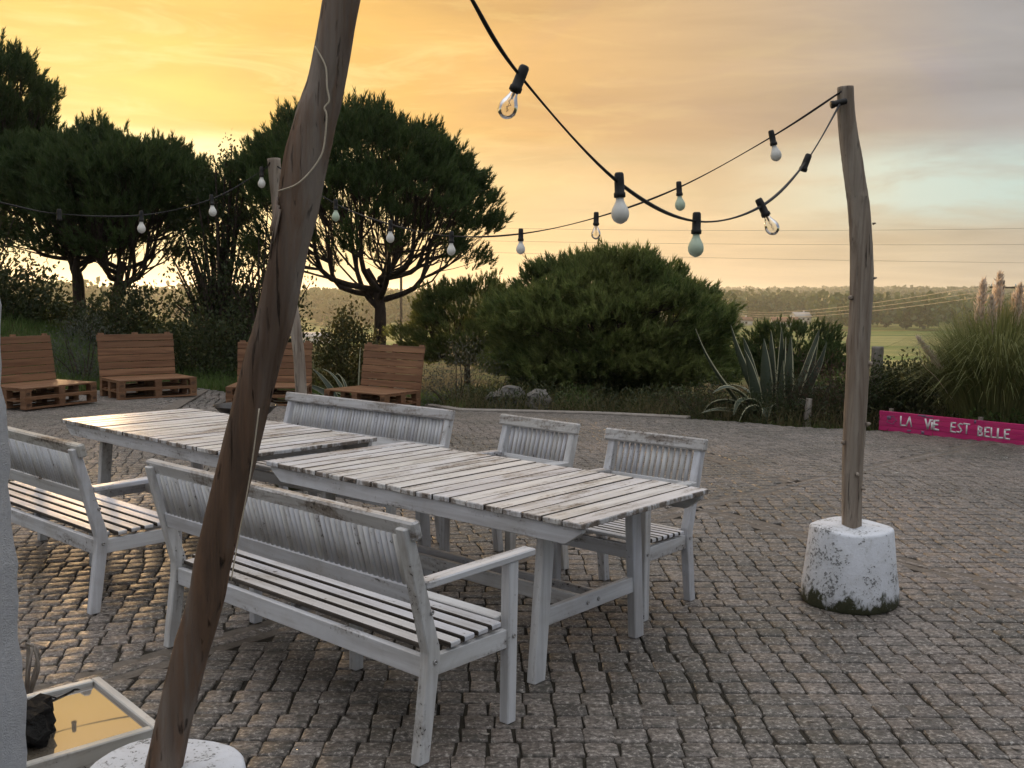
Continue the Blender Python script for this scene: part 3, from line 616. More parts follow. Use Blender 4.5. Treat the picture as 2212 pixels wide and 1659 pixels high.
# ------------------------------------------------------------------ string lights
def bulb_meshes():
    s = MB(); s.lathe([(0, .034), (.012, .034), (.0155, .028), (.0165, .0), (.0165, -.030), (.0195, -.033), (.0195, -.046), (.017, -.048), (0, -.048)], 16); sock = s.mesh('socket', M_BLACK, smooth=True)
    pr = [(.0125, -.046), (.0135, -.058), (.019, -.070), (.0265, -.084), (.0300, -.098), (.0285, -.112), (.022, -.124), (.011, -.1315), (.003, -.134), (0, -.1345)]
    out = []
    for m in (M_BULBW, M_BULBG, M_GLASS): b = MB(); b.lathe(pr, 20, m=0); out.append(b.mesh('bulb', m, smooth=True))
    f = MB(); f.tube([(.0, 0, -.046), (.0, 0, -.072)], [.005, .003], 8); f.tube([(0, 0, -.07), (.006, 0, -.08), (-.006, 0, -.09), (.006, 0, -.098), (-.004, 0, -.106), (0, 0, -.112)], .0012, 5); f.tube([(0, .003, -.07), (.0, .006, -.11)], .0006, 4)
    return sock, out, f.mesh('filament', M_FIL)
SOCK, BULBS, FILA = bulb_meshes()
def string_light(pts, bulbs, label, r=.006, end=None):
    P = np.array(pts, float); root = empty('string_light', P[0]); tag(root, label, 'string lights', 'string lights between the poles'); o = P[0]
    mb = MB(); C = spline(P - o, 90); tw_ = 1 + .35 * np.sin(np.linspace(0, 26, 90)); mb.tube(C, r * tw_ * .85, 8); link('cable', mb.mesh('cable', M_CABLE, smooth=True), root)
    for idx, typ, tilt in bulbs:
        p = (P[idx] - o) if isinstance(idx, int) else np.array(idx) - o
        M = Matrix.Translation(p) @ Matrix.Rotation(R(tilt), 4, 'Y') @ Matrix.Rotation(rng.uniform(0, 6), 4, 'Z')
        s = link('socket', SOCK, root, M=M)
        if typ is not None: link('bulb', BULBS[typ], s)
        if typ == 2: link('filament', FILA, s)
topN = (PN[-1][0] + .01, 2.44, PN[-1][2] - .03)
string_light([topN, (-.240, 2.72, 2.62), (-.129, 2.88, 2.449), (.015, 3.03, 2.266), (.346, 3.3, 1.985), (.687, 3.75, 1.897), (1.041, 4.2, 1.998), (1.353, 4.65, 2.247), (1.648, 5.1, 2.605)],
             [(3, 2, 22), (4, 0, -3), (5, 1, 0), (6, 2, -28), (7, None, 20), ((1.640, 5.09, 2.60), None, 75)], 'nearest string of bulbs sagging from the top edge to the right pole', .0062)
string_light([(1.655, 5.12, 2.662), (1.382, 5.4, 2.477), (0.947, 5.75, 2.24), (0.507, 6.15, 2.094), (0.046, 6.5, 2.011), (-0.433, 6.9, 2.014), (-0.906, 7.3, 2.116), (-1.368, 7.65, 2.293), (-1.892, 8.0, 2.611)],
             [(1, 0, -14), (2, 1, -5), (3, 2, 0), (4, 0, 0), (5, 0, 0), (6, 0, 0), (7, 1, 0)], 'string of bulbs running between the right pole and the far pole', .0055)
string_light([(-1.955, 8.0, 2.645), (-2.022, 8.0, 2.575), (-2.364, 7.8, 2.33), (-2.805, 7.5, 2.176), (-3.285, 7.2, 2.157), (-3.607, 7.0, 2.217), (-4.3, 6.6, 2.40)],
             [(1, 0, 0), (2, 0, -4), (3, 0, 0), (4, None, 0)], 'string of white bulbs hanging from the far pole to the left edge', .0055)

# ------------------------------------------------------------------ pallet sofas round the fire bowl
def pallet_sofa(loc, th, z0, label):
    root = empty('pallet_sofa', (loc[0], loc[1], z0), th); tag(root, label, 'pallet sofa', 'brown pallet sofas around the fire bowl')
    for lv in range(2):                          # two stacked pallets: local x = width 1.2, y = depth .8, front at y = 0
        zb = lv * .144
        for y in (.05, .4, .75): link('bottom_runner', plank(1.2, .10, .022, .002, 1, W_PAL), root, M=Mx((.6, y, zb + .011)))
        for y in (.05, .4, .75):
            for x in (.0725, .6, 1.1275): link('block', plank(.10 if y != .4 else .10, .145 if False else .098, .078, .002, 2, W_PAL2), root, M=Mx((x + (-.02 if x < .3 else .02 if x > .9 else 0), y, zb + .061)))
        for x in (.06, .6, 1.14): link('stringer_board', plank(.796, .115, .021, .002, 3, W_PAL), root, M=Mx((x, .4, zb + .1105), math.pi / 2))
        if lv == 1:
            for k in range(6): link('seat_board', plank(1.2, .129, .022, .003, 20 + k, W_PAL, .001), root, M=Mx((.6, .067 + k * .1335, zb + .133)))
        else:
            for k in range(5): link('deck_board', plank(1.2, .10, .022, .002, 30 + k, W_PAL), root, M=Mx((.6, .05 + k * .175, zb + .133)))
    back = math.radians(9)
    for k in range(6):
        z = .345 + k * .1065; y = .80 + (z - .29) * math.tan(back); link('back_board', plank(1.19 + rng.uniform(-.008, .008), .100, .022, .003, 40 + k, W_PAL, .0015), root, M=Mx((.6 + rng.uniform(-.006, .006), y, z), 0, math.pi / 2 - back))
    for x in (.08, .6, 1.12):
        link('back_upright', plank(.68, .09, .024, .002, 9, W_PAL), root, M=along((x, .822, .29), (x, .822 + .66 * math.tan(back), .945), math.pi / 2 * 0))
    # burnt-in oval stamps on the front blocks
    mb = MB()
    for x in (.0525, 1.1475):
        for zb in (.061, .205):
            a = np.linspace(0, 2 * np.pi, 17); mb.tube([(x + .030 * math.cos(t_), -.0005, zb + .014 * math.sin(t_)) for t_ in a], .0022, 4, False)
            for q in (-.012, 0, .012): mb.box((x + q, -.0005, zb), (.004, .002, .014))
    link('stamp_marks', mb.mesh('stamp_marks', M_BLACK), root)
    return root
pallet_sofa((-6.42, 12.93), R(66.0), .02, 'brown pallet sofa at the left edge, beyond the white bench')
pallet_sofa((-5.783, 14.422), R(41.4), .0, 'brown pallet sofa second from the left, standing free in full view')
pallet_sofa((-4.38, 15.0), R(3.7), float(pz(-4, 15)) - .0, 'brown pallet sofa half hidden by the leaning pole, behind the fire bowl')
pallet_sofa((-2.80, 14.62), R(-33.5), float(pz(-2.2, 14.6)), 'brown pallet sofa farthest right, seat turned to the left, below the umbrella pine')

fb = empty('fire_bowl', (-3.19, 11.75, 0)); tag(fb, 'black iron fire bowl on the paving in front of the pallet sofas', 'fire bowl')
mb = MB(); mb.lathe([(.0, .105), (.15, .110), (.27, .150), (.335, .215), (.372, .252), (.380, .256), (.376, .262), (.362, .258), (.325, .222), (.26, .165), (.14, .128), (0, .124)], 40); link('bowl', mb.mesh('bowl', M_IRON, smooth=True), fb)
for q in range(3):
    a = q * 2.094 + .5; mb = MB(); mb.tube([(.17 * math.cos(a), .17 * math.sin(a), .125), (.26 * math.cos(a), .26 * math.sin(a), .0)], .013, 8); link('leg', mb.mesh('leg', M_IRON), fb)
mb = MB(); mb.lathe([(.19, .0), (.24, .004), (.24, .03), (.20, .05)], 28); link('foot_ring', mb.mesh('foot_ring', M_IRON), fb)

# ------------------------------------------------------------------ low pink board wall with hand-painted words
def pink_mat():
    t = mat('pink_painted_boards'); co = t.new('ShaderNodeTexCoord').outputs['Object']; rnd = t.math('MULTIPLY', t.new('ShaderNodeObjectInfo').outputs['Random'], 9.)
    n = t.noise(t.vmul(co, (2.2, 9, 9)), 1., 5, .6, .5, rnd); f = t.noise(t.vmul(co, (6, 40, 40)), 1., 4, .65, .3, rnd)
    col = t.mix(t.ramp(n, [(.35, 0.), (.65, 1.)]), (.50, .018, .145), (.66, .035, .175)); col = t.mix(t.ramp(f, [(.60, 0.), (.70, .6)]), col, (.30, .13, .19)); col = t.mix(t.ramp(t.noise(co, 3.5, 4, .6, .4, rnd), [(.56, 0.), (.72, .35)]), col, (.62, .16, .27))
    return setp(t, col, .55, t.bump(f, .4, .003), .4)
M_PINK = pink_mat(); M_LETTER = simple('white_brush_paint', (.78, .74, .74), (.92, .90, .89), 30., .6, .2, .002); M_REDPEN = setp(mat('dark_red_brush_paint'), (.36, .008, .040), .6); M_GREYP = setp(mat('grey_violet_patch_paint'), (.25, .15, .24), .6)
A = np.array([4.62, 12.27]); B = np.array([5.80, 11.02]); dirp = (B - A) / np.linalg.norm(B - A); LEN = 3.1; ap = math.atan2(dirp[1], dirp[0])
pk = empty('pink_board_wall', (A[0], A[1], -.02), ap); tag(pk, 'low wall of bright pink boards painted LA VIE EST BELLE beside the pampas grass', 'board wall')
for kk in range(4): link('board', plank(LEN + rng.uniform(-.02, .02), .030, .0585, .003, 60 + kk, M_PINK, .0015), pk, M=Mx((LEN / 2 + rng.uniform(-.012, .012), 0, .032 + kk * .0615)))
for x in (.12, 1.2, 2.3, 3.0): link('stake', plank(.30, .045, .045, .003, 3, W_STUMP), pk, M=Mx((x, .04, .13), 0, 0, math.pi / 2))
GL = {'L': [[(0, 1), (0, 0), (.62, .02)]], 'A': [[(0, 0), (.36, 1), (.72, 0)]], 'V': [[(0, 1), (.36, 0), (.66, 1)]], 'i': [[(.08, .72), (.08, 0)], [(.06, .96), (.1, 1.0)]],
      'E': [[(.6, 1), (.05, .97), (0, .02), (.6, 0)], [(0, .5), (.48, .52)]], 'S': [[(.6, .9), (.35, 1), (.08, .82), (.3, .52), (.56, .28), (.32, .02), (0, .1)]], 'T': [[(0, 1), (.7, .98)], [(.36, 1), (.33, 0)]],
      'B': [[(0, 0), (.03, 1), (.45, .88), (.42, .62), (.05, .52), (.52, .38), (.5, .1), (0, 0)]]}
def stroke(mb, pts, wd, yv=-.0172, th_=.003):
    pts = np.array(pts, float)
    for p, q in zip(pts[:-1], pts[1:]):
        d_ = q - p; l_ = np.hypot(*d_) + 1e-6; n_ = np.array([-d_[1], d_[0]]) / l_ * wd / 2; e_ = d_ / l_ * wd * .35
        c4 = [p - e_ + n_, p - e_ - n_, q + e_ - n_ * .85, q + e_ + n_ * .85]; V = [(c_[0], y_, c_[1]) for y_ in (yv, yv + th_) for c_ in c4]
        mb.add(V, [(0, 1, 2, 3), (7, 6, 5, 4), (0, 4, 5, 1), (1, 5, 6, 2), (2, 6, 7, 3), (3, 7, 4, 0)])
def word(txt, x, z, hgt, wd):
    mb = MB()
    for ch in txt:
        for st in GL[ch]:
            stroke(mb, [(x + u_ * hgt * .82 + rng.uniform(-.003, .003), z + v_ * hgt + rng.uniform(-.003, .003)) for u_, v_ in st], wd * rng.uniform(.85, 1.15), -.0172 - rng.uniform(0, .0005))
        x += hgt * {'i': .30, 'A': .78}.get(ch, .70)
    link('painted_word', mb.mesh('painted_word', M_LETTER), pk)
word('LA', .27, .092, .108, .021); word('ViE', .575, .085, .108, .023); word('EST', .885, .078, .108, .020); word('BELLE', 1.20, .066, .105, .020)
mb = MB(); hand = [(1.98, .02), (1.97, .12), (1.95, .17), (1.99, .15), (2.00, .20), (2.02, .15), (2.04, .21), (2.06, .15), (2.09, .20), (2.10, .14), (2.16, .17), (2.24, .18), (2.18, .13), (2.10, .05), (2.04, .02)]
stroke(mb, hand, .008); link('painted_hand_outline', mb.mesh('painted_hand_outline', M_REDPEN), pk)
mb = MB()
for cx_, cz_, w_, h_ in ((.53, .235, .10, .018), (.60, .225, .14, .014), (1.16, .225, .025, .04), (.38, .035, .05, .02), (.55, .03, .035, .04), (.12, .17, .05, .045)): mb.box((cx_, -.0155, cz_), (w_, .003, h_))
a = np.linspace(0, 2 * np.pi, 13); stroke(mb, [(.15 + .055 * math.cos(t_) * (1 + .25 * math.cos(5 * t_)), .145 + .05 * math.sin(t_) * (1 + .25 * math.cos(5 * t_))) for t_ in a], .007, -.0172)
link('painted_patches', mb.mesh('painted_patches', M_GREYP), pk)

# ------------------------------------------------------------------ stucco wall end at the left, reflecting tray and its dark reflections, rocks
r_ = np.random.default_rng(5); nx_, nz_ = 14, 60
wl = empty('stucco_wall', (-1.378, 1.85, 0)); tag(wl, 'rough white stucco wall end along the left edge of the picture', 'wall')
prof = [(-.55, -.17), (.33, -.17), (.345, -.155), (.345, .155), (.33, .17), (-.55, .17)]
V = []; F = []; n = len(prof)
for kz in range(nz_):
    z = kz * 2.42 / (nz_ - 1) - .02; sh = .020 - .031 * (z - .6)
    for q, (x, y) in enumerate(prof): V.append((x + (sh + .004 * math.sin(z * 23 + q) + .003 * math.sin(z * 61)) * (1 if x > 0 else 0), y, z))
for kz in range(nz_ - 1): F += [(kz * n + q, kz * n + (q + 1) % n, (kz + 1) * n + (q + 1) % n, (kz + 1) * n + q) for q in range(n)]
F += [tuple(range(n))[::-1], tuple((nz_ - 1) * n + q for q in range(n))]
link('wall_end', npmesh('wall_end', V, F, (M_STUCCO,)), wl); link('cap', plank(.98, .40, .05, .01, 0, M_STUCCO), wl, M=Mx((-.16, 0, 2.426)))

tA = np.array([-1.45, 3.388]); tC = np.array([-1.086, 2.994]); u1 = (tC - tA) / np.linalg.norm(tC - tA); u2 = np.array([u1[1], -u1[0]]) * 1.0
if u2[0] > 0: u2 = -u2
wT = float(np.linalg.norm(tC - tA)); lT = .86; cT = tA + u1 * wT / 2 + u2 * lT / 2; aT = math.atan2(u1[1], u1[0])
tr = empty('reflecting_tray', (cT[0], cT[1], 0), aT); tag(tr, 'white framed box with still surface mirroring the sky at the lower left', 'water box')
MW = paint('tray_paint', 'x', .5, (.70, .70, .68))
tp_ = mat('murky_still_water'); tp_.b.inputs['Base Color'].default_value = (.26, .215, .155, 1); tp_.b.inputs['Roughness'].default_value = .6; gl_ = tp_.new('ShaderNodeBsdfGlossy'); gl_.inputs['Roughness'].default_value = .02; gl_.inputs['Color'].default_value = (.72, .74, .80, 1); mx_ = tp_.new('ShaderNodeMixShader'); mx_.inputs[0].default_value = .62
tp_.l.new(tp_.b.outputs[0], mx_.inputs[1]); tp_.l.new(gl_.outputs[0], mx_.inputs[2]); tp_.l.new(mx_.outputs[0], tp_.out.inputs['Surface']); M_POND = tp_.m
for s in (-1, 1):
    link('rim', plank(wT, .030, .26, .004, 5, MW), tr, M=Mx((0, s * (lT / 2 - .015), .12)))
    link('rim', plank(lT - .062, .030, .26, .004, 6, MW), tr, M=Mx((s * (wT / 2 - .015), 0, .12), math.pi / 2))
link('still_surface', plank(wT - .06, lT - .06, .01, .001, 0, M_POND), tr, M=Mx((0, 0, .229)))
def rock(name, loc, sz, seed, m, amp=.3, rz=0., sub=3):
    bm = bmesh.new(); bmesh.ops.create_icosphere(bm, subdivisions=sub, radius=1.0); g = np.random.default_rng(seed); dirs = g.normal(size=(14, 3)); dirs /= np.linalg.norm(dirs, axis=1)[:, None]; cut = g.uniform(.55, .95, 14)
    for v in bm.verts:
        p = np.array(v.co); q = p.copy()
        for d_, c_ in zip(dirs, cut):
            e_ = q @ d_
            if e_ > c_: q = q - d_ * (e_ - c_) * .9
        q += amp * .12 * np.sin(p * 9 + seed)[[1, 2, 0]]; v.co = Vector(q * np.array(sz))
    me = bpy.data.meshes.new(name); bm.to_mesh(me); bm.free(); me.materials.append(m)
    return link(name, me, loc=loc, rot=(0, 0, rz))
# black lump and thin branch shape, added for dark reflections in the tray
pT = lambda u_, v_, z_: (cT[0] + u1[0] * u_ + u2[0] * v_, cT[1] + u1[1] * u_ + u2[1] * v_, z_)
o = rock('rock', (-1.495, 2.955, .265), (.095, .150, .075), 3, M_DARKREFL, 1.2, .5); tag(o, 'black jagged lump standing in for a dark reflection in the mirroring box at the lower left', 'rock')
mb = MB(); sp = spline([(-1.554, 3.157, .2365), (-1.537, 3.195, .2365), (-1.506, 3.273, .2365), (-1.497, 3.330, .2365), (-1.469, 3.352, .2365)], 24); mb.tube(sp, .0022, 5)
for q in range(2, 23, 2):
    dv = rng.uniform(-1, 1, 3) * [.03, .03, .004]; mb.tube([sp[q], sp[q] + dv * .6, sp[q] + dv], [.0018, .0030, .0008], 5)
o = link('twig_reflection', mb.mesh('twig_reflection', M_DARKREFL)); tag(o, 'thin dark stand-in for a branch reflection on the mirroring surface at the lower left', 'twig_reflection')
mb = MB()
for q in range(7):
    a = q * .9; mb.tube(spline([(0, 0, 0), (.02 * math.cos(a), .02 * math.sin(a), .10), (.05 * math.cos(a), .05 * math.sin(a), .19 + .04 * (q % 3)), (.03 * math.cos(a + 1), .03 * math.sin(a + 1), .27)], 12), np.linspace(.012, .004, 12), 6)
o = link('dry_plant', mb.mesh('dry_plant', W_STUMP, smooth=True), loc=(-1.83, 3.62, 0)); tag(o, 'dry brown plant stump just right of the stucco wall edge', 'plant')
o = rock('rock', (-.10, 15.1, .0), (.36, .28, .25), 21, M_ROCK, .6, .4); tag(o, 'pale boulder by the round bush, the larger left one', 'rock', 'boulders at the patio edge')
o = rock('rock', (.42, 14.75, .02), (.26, .20, .20), 22, M_ROCK, .6, 1.2); tag(o, 'smaller pale boulder right of the larger one at the patio edge', 'rock', 'boulders at the patio edge')

# ------------------------------------------------------------------ vegetation generators
def rot_to(dirs, spin):
    """(n,3,3) matrices whose third column is dirs"""
    z = dirs / (np.linalg.norm(dirs, axis=1)[:, None] + 1e-9); h = np.where(np.abs(z[:, 2:3]) < .9, np.array([[0, 0, 1.]]), np.array([[1., 0, 0]]))
    x = np.cross(h, z); x /= np.linalg.norm(x, axis=1)[:, None]; y = np.cross(z, x); c_, s_ = np.cos(spin)[:, None], np.sin(spin)[:, None]
    return np.stack([x * c_ + y * s_, -x * s_ + y * c_, z], -1)
def scatter(template, P, dirs, size, seed):
    g = np.random.default_rng(seed); TV, TF = template; n = len(P); M = rot_to(dirs, g.uniform(0, 6.28, n))
    size = np.broadcast_to(np.asarray(size, float), (n,))
    V = np.einsum('nij,kj->nki', M, TV) * size[:, None, None] + P[:, None]; F = TF[None] + (np.arange(n) * len(TV))[:, None, None]
    return V.reshape(-1, 3), F.reshape(-1, TF.shape[1])
def shoot(nn=16, L=1.0, spread=.55, wd=.055, seed=1):
    g = np.random.default_rng(seed); V = []; F = []
    for k in range(nn):
        t = (k + .5) / nn; a = k * 2.4 + g.uniform(-.3, .3); b = np.array([0, 0, L * .62 * t]); tip_a = spread * (1.15 - .75 * t)
        d = np.array([math.cos(a) * math.sin(tip_a), math.sin(a) * math.sin(tip_a), math.cos(tip_a)]); l = L * g.uniform(.32, .46); s = np.cross(d, [math.sin(a * 1.7), math.cos(a * 1.3), .3]); s /= np.linalg.norm(s)
        k0 = len(V); V += [b - s * wd / 2, b + s * wd / 2, b + d * l]; F.append((k0, k0 + 1, k0 + 2))
    return np.array(V), np.array(F)
SHOOT = shoot(16, 1.0, .62, .085); SHOOT2 = shoot(12, 1.0, .8, .09, 2)
def leaf_t(): return np.array([(0, 0, 0), (.28, .05, .5), (0, .02, 1.), (-.28, .05, .5)]), np.array([(0, 1, 2, 3)])
LEAF = leaf_t()
LEAFN = (np.array([(0, 0, 0), (.11, .03, .45), (0, .10, 1.), (-.11, .03, .45)]), np.array([(0, 1, 2, 3)]))
def kmeans(P, k, g, it=8):
    C = P[g.choice(len(P), k, replace=False)]
    for _ in range(it):
        a = np.argmin(((P[:, None] - C[None]) ** 2).sum(-1), 1)
        for j in range(k):
            if (a == j).any(): C[j] = P[a == j].mean(0)
    return C, a
def branching(fork, tg, k1, k2, r0, g, droop=.25):
    """limbs from a fork out to target points, in three orders"""
    mb = MB(); fork = np.asarray(fork, float)
    C, a = kmeans(tg, k1, g)
    def curve(p, q, n, bow): 
        m = (p + q) / 2 + np.array([*((q - p)[:2] * bow), -abs((q - p)[2]) * bow]) + g.normal(0, .05, 3) * np.linalg.norm(q - p); return spline([p, m, q], n)
    for j in range(k1):
        t = tg[a == j]
        if len(t) == 0: continue
        st = fork + np.array([0, 0, g.uniform(-.25, .55)]); mid = st + (C[j] - st) * .58; c1 = curve(st, mid, 8, droop); mb.tube(c1, np.linspace(r0, r0 * .5, 8), 7, False)
        kk = min(k2, len(t)); C2, a2 = kmeans(t, kk, g, 5)
        for m in range(kk):
            t2 = t[a2 == m]
            if len(t2) == 0: continue
            f = g.uniform(.45, 1.0); s2 = c1[min(7, int(f * 7))]; e2 = s2 + (C2[m] - s2) * .62; c2 = curve(s2, e2, 6, droop * .6); mb.tube(c2, np.linspace(r0 * .36, r0 * .17, 6), 5, False)
            for q in t2:
                f = g.uniform(.4, 1.0); s3 = c2[min(5, int(f * 5))]; c3 = curve(s3, q, 4, .12); mb.tube(c3, np.linspace(r0 * .13, r0 * .05, 4), 4, False)
    return mb
def pine(name, base, fork, cen, rad3, low, ntg, nsh, size, label, seed, r0=.16, group='pines beyond the patio', lean=(0, 0), inner=.25, cap=False, mt=F_PINE, tmpl=SHOOT, k1=9, k2=7, cat='pine tree', upb=.7, lump=.12, sq=None, cl=.62):
    g = np.random.default_rng(seed); base = np.array(base, float); root = empty(name, base); tag(root, label, cat, group); fork = np.array(fork, float) - base; cen = np.array(cen, float) - base
    u = g.normal(size=(ntg * 4, 3)); u /= np.linalg.norm(u, axis=1)[:, None]; u = u[u[:, 2] > low]
    if cap: u = u[g.random(len(u)) < np.clip((u[:, 2] - .02) / .5, .11, 1.)]
    u = u[:ntg]
    lumpf = 1 + lump * (np.sin(u[:, 0] * 5 + seed) * np.cos(u[:, 1] * 6 + 1.7 * seed) + .6 * np.sin(u[:, 2] * 9 + seed))
    if sq: u = u / ((np.abs(u) ** sq).sum(1) ** (1 / sq))[:, None]
    rf = np.where(g.random(len(u)) < inner, g.uniform(.45, .85, len(u)), g.uniform(.86, 1.0, len(u))) * lumpf
    r3 = np.array(rad3, float); tg = cen + u * rf[:, None] * np.where(u[:, 2:3] < 0, r3 * [1, 1, .45], r3)
    tk = MB(); tk.tube(spline([(0, 0, -.3), (fork[0] * .3 + lean[0], lean[1], fork[2] * .4), fork, fork + (cen - fork) * .55], 16), np.linspace(r0 * 1.25, r0 * .55, 16), 10); link('trunk', tk.mesh('trunk', M_BARK, smooth=True), root)
    link('limbs', branching(fork, tg, k1, k2, r0 * .50, g).mesh('limbs', M_BARK, smooth=True), root)
    P = np.repeat(tg, nsh, 0) + g.normal(0, 1, (len(tg) * nsh, 3)) * np.array([.19, .19, .14]) * cl * size / .30; out = P - cen; out /= np.linalg.norm(out, axis=1)[:, None] + 1e-6
    dirs = out * .55 + np.array([0, 0, upb]) + g.normal(0, .28, P.shape)
    V, F = scatter(tmpl, P, dirs, size * g.uniform(.7, 1.25, len(P)), seed + 1)
    link('crown', npmesh('crown', V, F, (mt,)), root); return root
def leafy(name, base, rad3, nclump, nleaf, lsize, mt, label, cat, group, seed, stems=10, low=-.2, tmpl=LEAF, clump=.16, stem_mat=None, gap=0.0, inner=.35, up=.3):
    g = np.random.default_rng(seed); base = np.array(base, float); root = empty(name, base); tag(root, label, cat, group); r3 = np.array(rad3, float)
    u = g.normal(size=(nclump * 5, 3)); u /= np.linalg.norm(u, axis=1)[:, None]; u = u[u[:, 2] > low][:nclump]; cz = np.array([0, 0, r3[2] * (-low if low < 0 else 0)])
    lumpf = 1 + .16 * np.sin(u[:, 0] * 5 + seed) * np.cos(u[:, 1] * 7 + seed * 1.3) + .10 * np.sin(u[:, 2] * 8 + u[:, 0] * 4)
    rf = np.where(g.random(len(u)) < inner, g.uniform(.25, .8, len(u)), g.uniform(.82, 1.05, len(u))) * lumpf
    C = u * rf[:, None] * r3 * [1, 1, 1 / (1 + max(0, -low))] + cz
    P = np.repeat(C, nleaf, 0) + g.normal(0, clump, (len(C) * nleaf, 3)); P[:, 2] = np.maximum(P[:, 2], .02); out = P - cz * .5; out /= np.linalg.norm(out, axis=1)[:, None] + 1e-6
    V, F = scatter(tmpl, P, out * .5 + [0, 0, up] + g.normal(0, .6, P.shape), lsize * g.uniform(.6, 1.3, len(P)), seed + 3)
    link('foliage', npmesh('foliage', V, F, (mt,)), root)
    mb = MB()
    for q in g.choice(len(C), min(stems, len(C)), replace=False): mb.tube(spline([(C[q][0] * .12, C[q][1] * .12, -.1), C[q] * [.45, .45, .5] + g.normal(0, .04, 3), C[q]], 7), np.linspace(.022, .006, 7) * max(.5, r3[2] / 1.6), 5, False)
    link('stems', mb.mesh('stems', stem_mat or M_BARK, smooth=True), root); return root
G = lambda x, y, dz=0.: (x, y, float(gz(x, y)) + dz)

# ---- pines
pine('umbrella_pine', G(-2.97, 22), (-2.97, 22, 1.45), (-3.50, 22, 2.70), (3.15, 3.0, 2.75), -.34, 600, 15, .31, 'large umbrella pine with round crown in the middle, bare trunk showing', 31, .150, inner=.10, cap=True, k1=11, k2=8, upb=.75, lump=.07)
pine('pine_tree', G(-13.6, 25), (-13.4, 25, 2.6), (-13.8, 25, 4.3), (2.75, 2.6, 3.2), -.6, 420, 17, .36, 'tallest pine at the left edge, crown cut by the picture', 32, .17, inner=.3, cap=True)
pine('pine_tree', G(-10.05, 23), (-10.1, 23, 2.0), (-10.7, 23, 3.0), (1.75, 1.7, 2.1), -.6, 320, 15, .32, 'dark pine next to the tall left pine, above the left pallet sofa', 33, .11, inner=.3, cap=True)
pine('pine_tree', G(-8.75, 21.6), (-8.65, 21.6, 1.6), (-8.35, 21.6, 2.75), (1.95, 1.8, 2.15), -.5, 360, 16, .30, 'spreading pine with forked trunk behind the second pallet sofa', 34, .12, inner=.2, cap=True)
pine('pine_tree', G(-9.68, 22), (-9.7, 22, 2.1), (-9.55, 22.3, 3.2), (1.6, 1.5, 1.9), -.5, 250, 15, .30, 'slim dark pine trunk and crown between the other left pines', 35, .095, inner=.3, cap=True)
pine('pine_bush', G(1.72, 17.6, -.05), (1.72, 17.6, .35), (1.72, 17.6, .62), (2.02, 1.65, 1.52), -.98, 1150, 16, .27, 'big round pine bush right of the umbrella pine, sunlit on its left', 36, .09, inner=.22, mt=F_BUSH, cat='bush', group='round bushes', k1=14, k2=8, upb=.5, lump=.14, sq=2.8, cl=.42)
pine('pine_bush', G(5.75, 20.3, -.05), (5.75, 20.3, .2), (5.75, 20.3, .30), (1.25, .9, .75), -.98, 260, 14, .18, 'low dark pine bush behind the upright agave leaves', 37, .06, inner=.2, cat='bush', group='round bushes', k1=8, k2=5)
pine('pine_bush', G(-.95, 20.8, -.05), (-.95, 20.8, .3), (-.95, 20.8, .65), (1.40, 1.0, 1.20), -.98, 460, 15, .18, 'olive green bush between the umbrella pine trunk and the round pine bush', 38, .07, inner=.2, mt=F_BUSH, cat='bush', group='round bushes', k1=8, k2=6)
# ---- broadleaved trees and shrubs
leafy('small_tree', G(-6.15, 20.8), (1.15, 1.0, 3.9), 560, 13, .085, F_DARK, 'thin leafy tree with see-through crown between the left pines and the umbrella pine', 'tree', 'trees beyond the patio', 41, 170, .0, LEAF, .12, gap=.2, inner=.62)
leafy('small_tree', G(-5.0, 19.8), (.95, .9, 2.75), 330, 16, .085, F_DARK, 'dark leafy small tree just left of the leaning pole', 'tree', 'trees beyond the patio', 42, 90, .0, LEAF, .12, inner=.55)
leafy('small_tree', G(-11.3, 21), (1.5, 1.0, 2.0), 260, 11, .085, F_OLIVE, 'yellow-green leafy tree at the left edge below the tall pine', 'tree', 'trees beyond the patio', 43, 90, .0, LEAF, .17, inner=.5)
leafy('shrub', G(-3.22, 19, -.05), (.60, .55, 1.50), 300, 22, .075, F_OLIVE, 'rounded upright shrub left of the umbrella pine trunk', 'shrub', 'shrubs at the patio edge', 44, 14, .0, LEAF, .10, inner=.2)
leafy('shrub', G(-7.75, 19.6), (.95, .8, 1.20), 260, 20, .09, F_DARK, 'dark shrub behind the second pallet sofa', 'shrub', 'shrubs at the patio edge', 45, 14, .0, LEAF, .13, inner=.3)
leafy('shrub', G(-9.7, 19.2), (1.1, .8, .80), 240, 20, .09, F_DARK, 'dark shrub below the left pine trunks', 'shrub', 'shrubs at the patio edge', 46, 14, .0, LEAF, .13, inner=.3)
leafy('shrub', G(-7.25, 16.6, -.1), (.78, .55, 1.15), 260, 18, .055, F_GREY, 'grey-green twiggy shrub between the two left pallet sofas', 'shrub', 'shrubs at the patio edge', 47, 24, .0, LEAFN, .12, inner=.3)
leafy('shrub', G(-.85, 15.6, -.05), (.68, .55, 1.02), 260, 18, .055, F_GREY, 'grey-green shrub just right of the rightmost pallet sofa', 'shrub', 'shrubs at the patio edge', 48, 22, .0, LEAFN, .12, inner=.3)
leafy('shrub', G(-5.9, 18.2, -.05), (1.2, .6, 1.05), 240, 20, .08, F_DARK, 'low dark shrub right behind the second pallet sofa back', 'shrub', 'shrubs at the patio edge', 49, 12, .0, LEAF, .13, inner=.3)
leafy('shrub', G(.95, 14.75, -.02), (.30, .26, .42), 110, 16, .05, F_GRASS, 'small fresh green plant in front of the round pine bush', 'shrub', 'shrubs at the patio edge', 50, 10, .0, LEAFN, .06, inner=.4)
